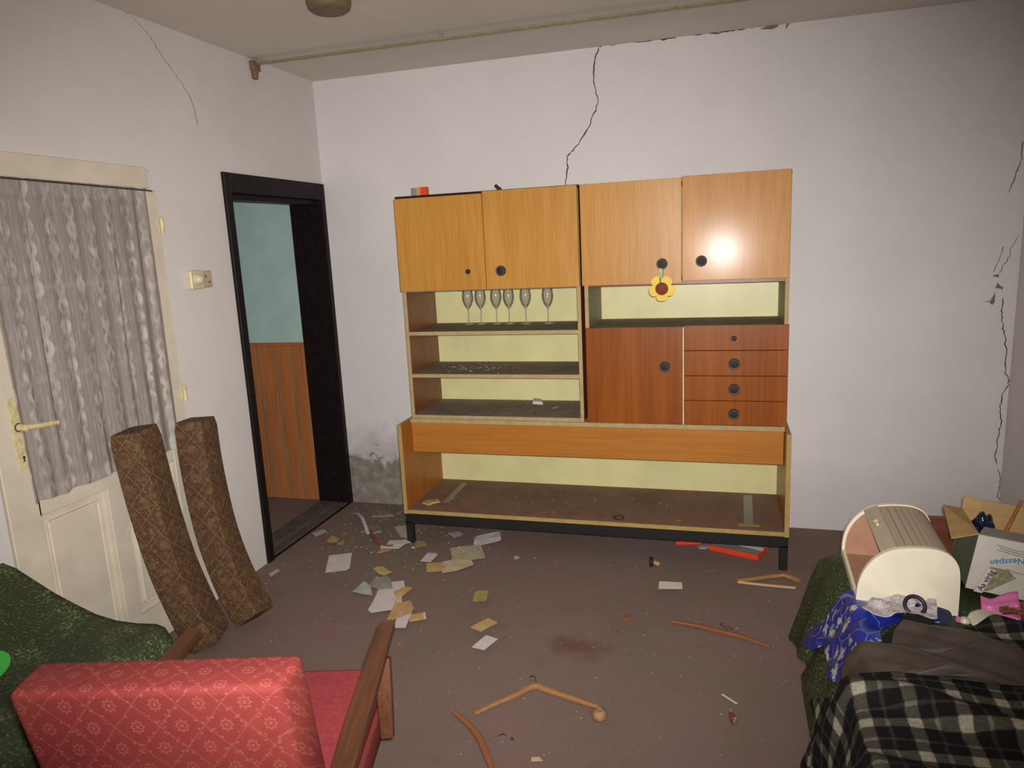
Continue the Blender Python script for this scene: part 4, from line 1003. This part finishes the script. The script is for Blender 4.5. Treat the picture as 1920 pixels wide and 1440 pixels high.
for inset, z, wv in ((.30, .392, 0), (.08, .392, .2), (.03, .388, .25), (.005, .372, .35), (-.008, .3, .7), (-.016, .2, .9), (-.026, .1, 1.1), (-.036, .012, 1.3)):
    ring = []
    for i in range(NA):
        x, y = foot(i/NA, inset)
        s_ = wv*(.016*math.sin(y*23+x*19)+.012*math.sin(y*41+1))
        if x > 1.2: s_ = 0
        if x < .6: x -= s_
        else: y += s_*.6
        zz = z
        if z > .3: zz += .006*noise.noise(Vector((x*9, y*9, 0)))
        # far left corner slumps outwards
        dc = math.hypot(x-.33, y+1.13)
        k = max(0, 1-dc/.16)
        if z > .25: zz -= .06*k*(z-.1)*2.2
        x -= .05*k*(1-z/.4); y += .03*k*(1-z/.4)
        if x < .75: x += (.02+.105*max(0, min(1, (-1.22-y)/.3)))*min(1, z/.36)
        ring.append(b.bm.verts.new((min(x, 1.39), y, zz)))
    rings.append(ring)
for p, q in zip(rings, rings[1:]):
    for i in range(NA): b.bm.faces.new([p[i], p[(i+1) % NA], q[(i+1) % NA], q[i]])
b.bm.faces.new(rings[0])
tag(b.link('green_throw', 'green_brocade', None, True, 180), 'dark green throw hanging to the floor over the daybed at the right', 'throw')

# generic draped cloth: s = unfolded x (falls over the bed edge when s < xe), y along the bed
def cloth(name, poly, zt, xe, mat, hf, label, cat, nr=70, nc=60, th=.004, group=None, r=.03, slope=.36):
    ys = [p[1] for p in poly]; y0, y1 = min(ys)+.002, max(ys)-.002
    b = MB(); uvs = {}; grid = []
    for j in range(nr+1):
        y = y0+(y1-y0)*j/nr; xs = []
        n = len(poly)
        for i in range(n):
            (a, c), (e, f) = poly[i], poly[(i+1) % n]
            if (c <= y < f) or (f <= y < c): xs.append(a+(e-a)*(y-c)/(f-c))
        if len(xs) < 2: continue
        s0, s1 = min(xs), max(xs); row = []
        for i in range(nc+1):
            s = s0+(s1-s0)*i/nc; h = hf(s, y)
            q = xe+r-s
            q = xe-s; kl = math.hypot(1, slope)
            if q <= 0: p = Vector((s, y, zt+h))
            else: p = Vector((xe-slope*q/kl-h*.7*min(1, q*30), y, zt-q/kl+h*(.5 if q > .02 else 1)))
            p.z = max(p.z, .012)
            v = b.bm.verts.new(p); uvs[v] = (s, y); row.append(v)
        grid.append(row)
    lay = b.bm.loops.layers.uv.new('UVMap')
    for p, q in zip(grid, grid[1:]):
        for i in range(nc):
            f = b.bm.faces.new([p[i], p[i+1], q[i+1], q[i]])
            for lp in f.loops: lp[lay].uv = uvs[lp.vert]
    o = b.link(name, mat, None, True, 180)
    sm_ = o.modifiers.new('soften', 'SMOOTH'); sm_.factor = .5; sm_.iterations = 6
    md = o.modifiers.new('thick', 'SOLIDIFY'); md.thickness = th; md.offset = 0
    return tag(o, label, cat, group)
def folds(amp, fx, fy, base=0, seed=0, na=.01, ns=8):
    return lambda s, y: base + amp*(.5+.5*math.sin(s*fx+y*fy+1.7*noise.noise(Vector((s*3, y*3, seed))))) + na*noise.noise(Vector((s*ns, y*ns, seed)))
# blue scarf
cloth('blue_scarf', [(0.434,-1.612),(0.454,-1.615),(0.478,-1.647),(0.518,-1.580),(0.601,-1.571),(0.617,-1.621),(0.660,-1.661),(0.697,-1.665),(0.686,-1.757),(0.530,-1.788),(0.482,-1.840),(0.471,-1.924),(0.408,-2.010),(0.313,-1.935),(0.260,-1.901),(0.219,-1.843),(0.223,-1.774),(0.229,-1.682),(0.218,-1.615),(0.156,-1.561),(0.119,-1.494),(0.082,-1.382),(0.156,-1.422),(0.243,-1.491),(0.307,-1.579),(0.363,-1.634),(0.416,-1.665)], .41, .42, 'scarf', folds(.010, 30, 40, .004, 1, .012, 14), 'blue satin scarf printed with white flowers, spilling over the bed edge', 'scarf')
# lace doilies
cloth('lace_doily', [(0.439,-1.764),(0.474,-1.699),(0.500,-1.669),(0.550,-1.657),(0.578,-1.615),(0.609,-1.593),(0.632,-1.620),(0.630,-1.675),(0.590,-1.741),(0.558,-1.769),(0.524,-1.787),(0.471,-1.803),(0.455,-1.778)], .43, .40, 'lace', folds(.010, 60, 50, .010, 2, .012, 26), 'crumpled white lace doily lying on the blue scarf', 'doily')
cloth('lace_doily', [(0.554,-1.786),(0.578,-1.737),(0.609,-1.720),(0.623,-1.705),(0.642,-1.678),(0.660,-1.657),(0.678,-1.657),(0.652,-1.781)], .43, .40, 'lace', folds(.006, 50, 30, .012, 3, .008, 26), 'smaller folded white lace doily right of the dark ring', 'doily')
# dark brown leatherette
def pile(s, y):
    d1 = math.exp(-(((s-.72)/.35)**2+((y+2.15)/.26)**2)); d2 = math.exp(-(((s-.9)/.25)**2+((y+1.9)/.2)**2))
    return .05*d1+.03*d2
def brown_h(s, y): 
    f1 = math.sin((y*1.0+s*.55)*30+2*noise.noise(Vector((s*2.5, y*2.5, 5))))
    return .014+pile(s, y)*.8+.026*f1*abs(f1)*.8+.012*noise.noise(Vector((s*7, y*7, 6)))
cloth('brown_jacket', [(0.498,-1.931),(0.532,-1.899),(0.580,-1.881),(0.628,-1.876),(0.653,-1.884),(0.689,-1.918),(0.720,-1.960),(0.755,-2.003),(0.788,-2.047),(0.787,-2.092),(0.763,-2.163),(0.726,-2.145),(0.684,-2.120),(0.613,-2.128),(0.539,-2.147),(0.479,-2.180),(0.387,-2.202),(0.308,-2.086),(0.294,-2.021),(0.394,-2.084),(0.435,-2.075),(0.472,-2.002)], .44, .40, 'brown_cloth', brown_h, 'dark brown leatherette garment lying in folds between scarf and plaid blanket', 'garment', 80, 80, .006)
cloth('black_cloth', [(0.580,-1.744),(0.598,-1.769),(0.617,-1.801),(0.648,-1.791),(0.627,-1.826),(0.549,-1.867),(0.505,-1.935),(0.474,-2.001),(0.454,-1.985),(0.470,-1.921),(0.509,-1.867)], .435, .40, 'black_cloth', folds(.008, 20, 30, .006, 8), 'black cloth bunched beneath the dark ring', 'cloth', 30, 30)
cloth('navy_cloth', [(0.676,-1.674),(0.707,-1.692),(0.708,-1.720),(0.684,-1.788),(0.654,-1.767)], .42, .40, 'navy_cloth', folds(.006, 20, 30, .006, 9), 'navy cloth corner at the foot of the bread bin', 'cloth', 24, 24)
# plaid blanket: front pile and the part behind the brown garment
def plaid_h(s, y):
    f1 = math.sin((y*.9+s*.35)*26+2.2*noise.noise(Vector((s*2.2, y*2.2, 11))))
    return .01+pile(s, y)*.75+.03*max(0, f1)**1.5+.02*noise.noise(Vector((s*5, y*5, 12)))
cloth('plaid_blanket', [(0.092,-1.910),(0.240,-2.095),(0.398,-2.196),(0.462,-2.166),(0.540,-2.144),(0.614,-2.134),(0.677,-2.149),(0.727,-2.170),(0.763,-2.184),(0.724,-2.334),(0.644,-2.583),(0.416,-2.699),(0.065,-2.428),(-0.128,-2.180),(-0.057,-2.091),(0.006,-2.037),(0.068,-2.033),(0.111,-1.993)], .43, .34, 'plaid', plaid_h, 'black, grey and white plaid blanket heaped at the bottom right', 'blanket', 110, 100, .008, slope=.2)
cloth('plaid_blanket_edge', [(0.651,-1.889),(0.672,-1.881),(0.724,-1.862),(0.793,-1.823),(0.893,-1.785),(0.793,-2.072),(0.747,-2.025),(0.714,-1.978),(0.683,-1.937)], .43, .36, 'plaid', lambda s, y: plaid_h(s, y)*.9+.008, 'part of plaid blanket showing behind the brown garment, under the tassel', 'blanket', 60, 60, .008)

# ------------------------------------------------------------------ bread bin
bb = thing('bread_bin', (.60, -1.445, .395), 'cream roll-top bread bin with wooden slats, standing on the green covered bed', 'bread bin', math.radians(-2))
W, H, Ln = .150, .245, .20        # half width, height, half length
def dprof(t_):   # profile from left-bottom (t=0) over the top to right-bottom (t=1)
    L = [(-W, 0), (-W, .05), (-.144, .10), (-.126, .152), (-.095, .197), (-.055, .227), (-.01, .240), (.04, .2445), (.085, .241), (.119, .224), (.141, .190), (.148, .15), (W, .10), (W, 0)]
    f = t_*(len(L)-1); i = min(int(f), len(L)-2); k = f-i
    p0, p1, p2, p3 = [Vector(L[max(0, min(len(L)-1, q))]) for q in (i-1, i, i+1, i+2)]
    q_ = .5*((2*p1)+(p2-p0)*k+(2*p0-5*p1+4*p2-p3)*k*k+(3*p1-p0-3*p2+p3)*k**3)
    return Vector((q_.x, q_.y*.91))
outline = [dprof(i/52) for i in range(53)]
for y0, y1 in ((-Ln-.009, -Ln+.009), (Ln-.009, Ln+.009)):
    b = MB(); b.prism([(p.x*1.0, y0, p.y) for p in outline], (0, y1-y0, 0)); loc_part(b, 'end_panel', 'bin_cream', bb)
b = MB(); b.box(-W+.004, W-.004, -Ln+.009, Ln-.009, 0.0, .014); loc_part(b, 'bottom_board', 'bin_in', bb)
b = MB(); b.box(.118, .124, -Ln+.009, Ln-.009, .014, .14); loc_part(b, 'back_board', 'bin_in', bb)
b = MB(); b.box(-W, -W+.012, -Ln+.009, Ln-.009, .0, .03, .002); loc_part(b, 'front_rail', 'bin_cream', bb)
b = MB(); b.prism([(p.x*.93, Ln-.012, p.y*.94) for p in outline], (0, .0028, 0)); loc_part(b, 'inner_lining', 'bin_in', bb)
def arc(t_, off):
    p = dprof(t_); q = dprof(min(1, t_+.004)); o_ = dprof(max(0, t_-.004)); d_ = (q-o_).normalized(); n_ = Vector((-d_.y, d_.x)); return p+n_*off
edges = [.335, .425, .468, .505, .538, .570, .602, .636, .68, .73, .78, .84, .90, .96]
for i, (a, c) in enumerate(zip(edges, edges[1:])):
    g = .0016; off = -.004 if i else .0
    n = 4; up_ = [arc(a+g+(c-a-2*g)*k/n, off) for k in range(n+1)]; dn_ = [arc(a+g+(c-a-2*g)*k/n, off-.007) for k in range(n+1)]
    poly = up_+dn_[::-1]
    b = MB(); b.prism([(p.x, -Ln+.0095, p.y) for p in poly], (0, 2*Ln-.019, 0)); o = loc_part(b, 'slat', 'bin_lead' if i == 0 else 'bin_slat', bb)
p = arc(.378, .0); n_ = arc(.378, .01)-p
b = MB(); b.lathe([(.008, 0), (.006, .006), (.011, .012), (.0125, .018), (.009, .023), (0, .024)], (p.x, .02, p.y), (n_.x, 0, n_.y), 18); loc_part(b, 'slat_knob', 'brass_knob', bb, True)

# ------------------------------------------------------------------ white cardboard box with open flaps
ang = math.radians(-4)
cb = thing('cardboard_box', (.80, -1.52, .43), 'white printed cardboard box with brown flaps open, beside the bread bin', 'box', ang)
cb.rotation_euler.y = math.radians(8)
w_, d_, h_ = .30, .24, .195; t_ = .004
def LB(name, mat, *a, bev=.0008, label=None, par=None):
    b = MB(); b.box(*a, bev); return loc_part(b, name, mat, cb, label=label)
LB('front_wall', 'box_white', 0, w_, 0, t_, 0, h_); LB('back_wall', 'cardboard_in', 0, w_, d_-t_, d_, 0, h_)
LB('side_wall', 'box_side', 0, t_, t_, d_-t_, 0, h_); LB('side_wall', 'cardboard', w_-t_, w_, t_, d_-t_, 0, h_)
LB('bottom', 'cardboard_in', t_, w_-t_, t_, d_-t_, 0, .004)
b = MB(); b.prism([(0, 0, h_), (0, d_, h_+.0), (-.062, d_+.0, h_+.0), (-.075, .0, h_-.035)], (.0, 0, .004)); loc_part(b, 'side_flap', 'cardboard', cb)
b = MB(); b.prism([(w_, 0, h_), (w_, d_, h_), (w_+.06, d_-.01, h_+.07), (w_+.06, 0.01, h_+.07)], (.003, 0, .003)); loc_part(b, 'side_flap', 'cardboard', cb)
b = MB(); b.prism([(.0, 0.0, h_), (w_, 0.0, h_), (w_-.005, .07, h_+.004), (.03, .07, h_+.004)], (0, 0, .003)); loc_part(b, 'front_flap', 'box_grey', cb)
b = MB(); b.prism([(0, d_, h_), (w_, d_, h_), (w_, d_+.015, h_+.04), (0, d_+.015, h_+.045)], (0, .003, 0)); loc_part(b, 'back_flap', 'cardboard', cb)
def text(body, size, mat, M_, name='lettering', parent=None, shear=0, ext=.0004):
    cu_ = bpy.data.curves.new(name, 'FONT'); cu_.body = body; cu_.size = size; cu_.extrude = ext; cu_.align_x = 'CENTER'; cu_.align_y = 'CENTER'; cu_.shear = shear; cu_.offset = size*.012
    o = bpy.data.objects.new(name, cu_); COL.objects.link(o)
    dg = bpy.context.evaluated_depsgraph_get(); me = bpy.data.meshes.new_from_object(o.evaluated_get(dg))
    bpy.data.objects.remove(o); me.name = name; me.transform(M_)
    o = bpy.data.objects.new(name, me); COL.objects.link(o); me.materials.clear(); me.materials.append(MAT[mat]); o.parent = parent; return o
MF = Matrix.Translation((.098, -.0008, .122)) @ Matrix.Rotation(PI/2, 4, 'X') @ Matrix.Rotation(PI+math.radians(18), 4, 'Z')
text('Nesspan', .029, 'ink_blue', MF, 'lettering', cb, .15)
for zz, xa, xb in ((.168, .055, .15), (.160, .065, .145), (.152, .06, .155), (.092, .10, .15)):
    b = MB(); b.tube([(xa, -.0008, zz+.004), ((xa+xb)/2, -.0008, zz-.002), (xb, -.0008, zz-.003)], .0012, 5); loc_part(b, 'printed_stroke', 'ink_grey', cb)
bg = thing('blue_cellophane', (.875, -1.40, .45), 'crumpled shiny dark blue cellophane in the open cardboard box', 'wrapper')
b = MB(); g = bmesh.ops.create_icosphere(b.bm, subdivisions=4, radius=1)
for v in b.bm.verts:
    n_ = v.co.copy(); k = 1+.22*noise.noise(n_*2.2)+.06*noise.noise(n_*6)
    v.co = Vector((n_.x*.047*k, n_.y*.045*k, .09+n_.z*.11*k))
loc_part(b, 'crumpled_film', 'blue_glass', bg, True, 180)
st = tag(center(MB().cyl(([(0.905,0.542)][0][0], -1.45, [(0.905,0.542)][0][1]), ([(0.985,0.707)][0][0], -1.40, [(0.985,0.707)][0][1]), .008, .005, 10).link('wooden_stick', 'stick', None, True)), 'orange-brown stick poking up out of the cardboard box', 'stick')

# ------------------------------------------------------------------ small things on the bed
pk = thing('pink_cup', (.855, -1.69, .42), 'fluted pink plastic cup lying on its side in front of the white box', 'cup')
b = MB(); rings = []
prof = [(.046, 0), (.041, .012), (.036, .03), (.038, .045), (.047, .065), (.054, .085), (.060, .108), (.062, .125), (.056, .125), (.050, .085), (.042, .065), (.032, .045), (.031, .03), (.036, .012), (.041, .001)]
for r0, z in prof:
    ring = []
    for i in range(48):
        a = 2*PI*i/48; rr = r0*(1+.09*math.cos(a*8)*(1 if z > .05 else .5)); ring.append(b.bm.verts.new((rr*math.cos(a), rr*math.sin(a), z)))
    rings.append(ring)
for p, q in zip(rings, rings[1:]):
    for i in range(48): b.bm.faces.new([p[i], p[(i+1) % 48], q[(i+1) % 48], q[i]])
b.move(Matrix.Diagonal((.76, .95, .98, 1)) @ Matrix.Translation((-.085, -.02, .03)) @ Vector((.93, -.30, .16)).to_track_quat('Z', 'Y').to_matrix().to_4x4())
loc_part(b, 'cup_body', 'pink', pk, True, 180)
wr = thing('printed_wrapper', (.838, -1.605, .42), 'small crumpled wrapper with black printed words between pink cup and white box', 'wrapper', ang)
b = MB(); b.prism([(-.035, 0, .05), (.0, 0, .045), (.075, .005, .095), (.055, .005, .118), (.005, .005, .125)], (0, .004, 0)); loc_part(b, 'film', 'wrapper', wr)
b = MB(); b.prism([(-.040, -.002, .040), (-.016, -.002, .036), (.018, -.001, .118), (-.004, -.001, .124)], (0, .0015, 0)); loc_part(b, 'label_slip', 'paper_white', wr)
text('Aa virág', .024, 'ink_black', Matrix.Translation((-.008, -.0035, .082)) @ Matrix.Rotation(PI/2, 4, 'X') @ Matrix.Rotation(math.radians(66), 4, 'Z'), 'lettering', wr)
rg = thing('dark_ring', (.595, -1.745, .45), 'dark purple-black ring standing on the white lace', 'ring')
b = MB(); b.lathe([(.0285+.0062*math.cos(a), .0062*math.sin(a)) for a in [i*2*PI/12 for i in range(13)]], (0, 0, 0), (0, -1, 0), 36)
bmesh.ops.remove_doubles(b.bm, verts=b.bm.verts[:], dist=.0001)
b.move(Matrix.Rotation(math.radians(-38), 4, 'X')); loc_part(b, 'hoop', 'purple_black', rg, True, 180); rg.location.z = .463
iv = thing('ivory_disc', (.795, -1.785, .43), 'oval ivory plastic disc beside the hair tassel', 'lid')
b = MB(); b.lathe([(0, .016), (.008, .015), (.012, .012), (.045, .010), (.054, .005), (.055, 0), (0, 0)], n=36); b.move(Matrix.Rotation(math.radians(14), 4, 'X') @ Matrix.Diagonal((1.15, .9, 1, 1))); loc_part(b, 'disc', 'ivory', iv, True, 60); iv.location.z = .45
tr = thing('trinket', (.715, -1.80, .43), 'tiny white and pink trinket right of the bread bin foot', 'trinket')
b = MB(); b.lathe([(0, .014), (.010, .012), (.015, .004), (.013, 0), (0, 0)], (.004, 0, 0), n=20); b.move(Matrix.Diagonal((1.1, .9, 1.3, 1))); loc_part(b, 'cap', 'ivory', tr, True)
b = MB(); b.lathe([(0, .018), (.007, .014), (.009, .006), (.006, 0), (0, 0)], (-.013, .002, 0), n=14); loc_part(b, 'pink_bead', 'pink', tr, True); tr.location.z = .448
tagged = thing('hair_tassel', (.895, -1.77, .445), 'reddish brown hair tassel lying beside the ivory disc', 'tassel')
for nm, mat, cnt, sd in (('hair_strands', 'hair', 260, 1), ('golden_strands', 'hair_gold', 50, 2)):
    random.seed(sd); b = MB()
    for i in range(cnt):
        a = random.gauss(0, .45); x0 = random.uniform(-.012, .012); L_ = random.uniform(.07, .14); wv = random.uniform(-.02, .02)
        p0 = Vector((-.065+x0, .01*a, .012+random.uniform(0, .02))); di = Vector((math.cos(a), math.sin(a)*.6, 0))
        b.tube([p0, p0+di*L_*.35+Vector((0, wv*.5, .012)), p0+di*L_*.7+Vector((0, wv, .004)), p0+di*L_+Vector((0, wv*1.8, -.008))], [.0009, .001, .0009, .0004], 4)
    o = loc_part(b, nm, mat, tagged, True); o['kind'] = 'stuff'
tagged.location.z = .462
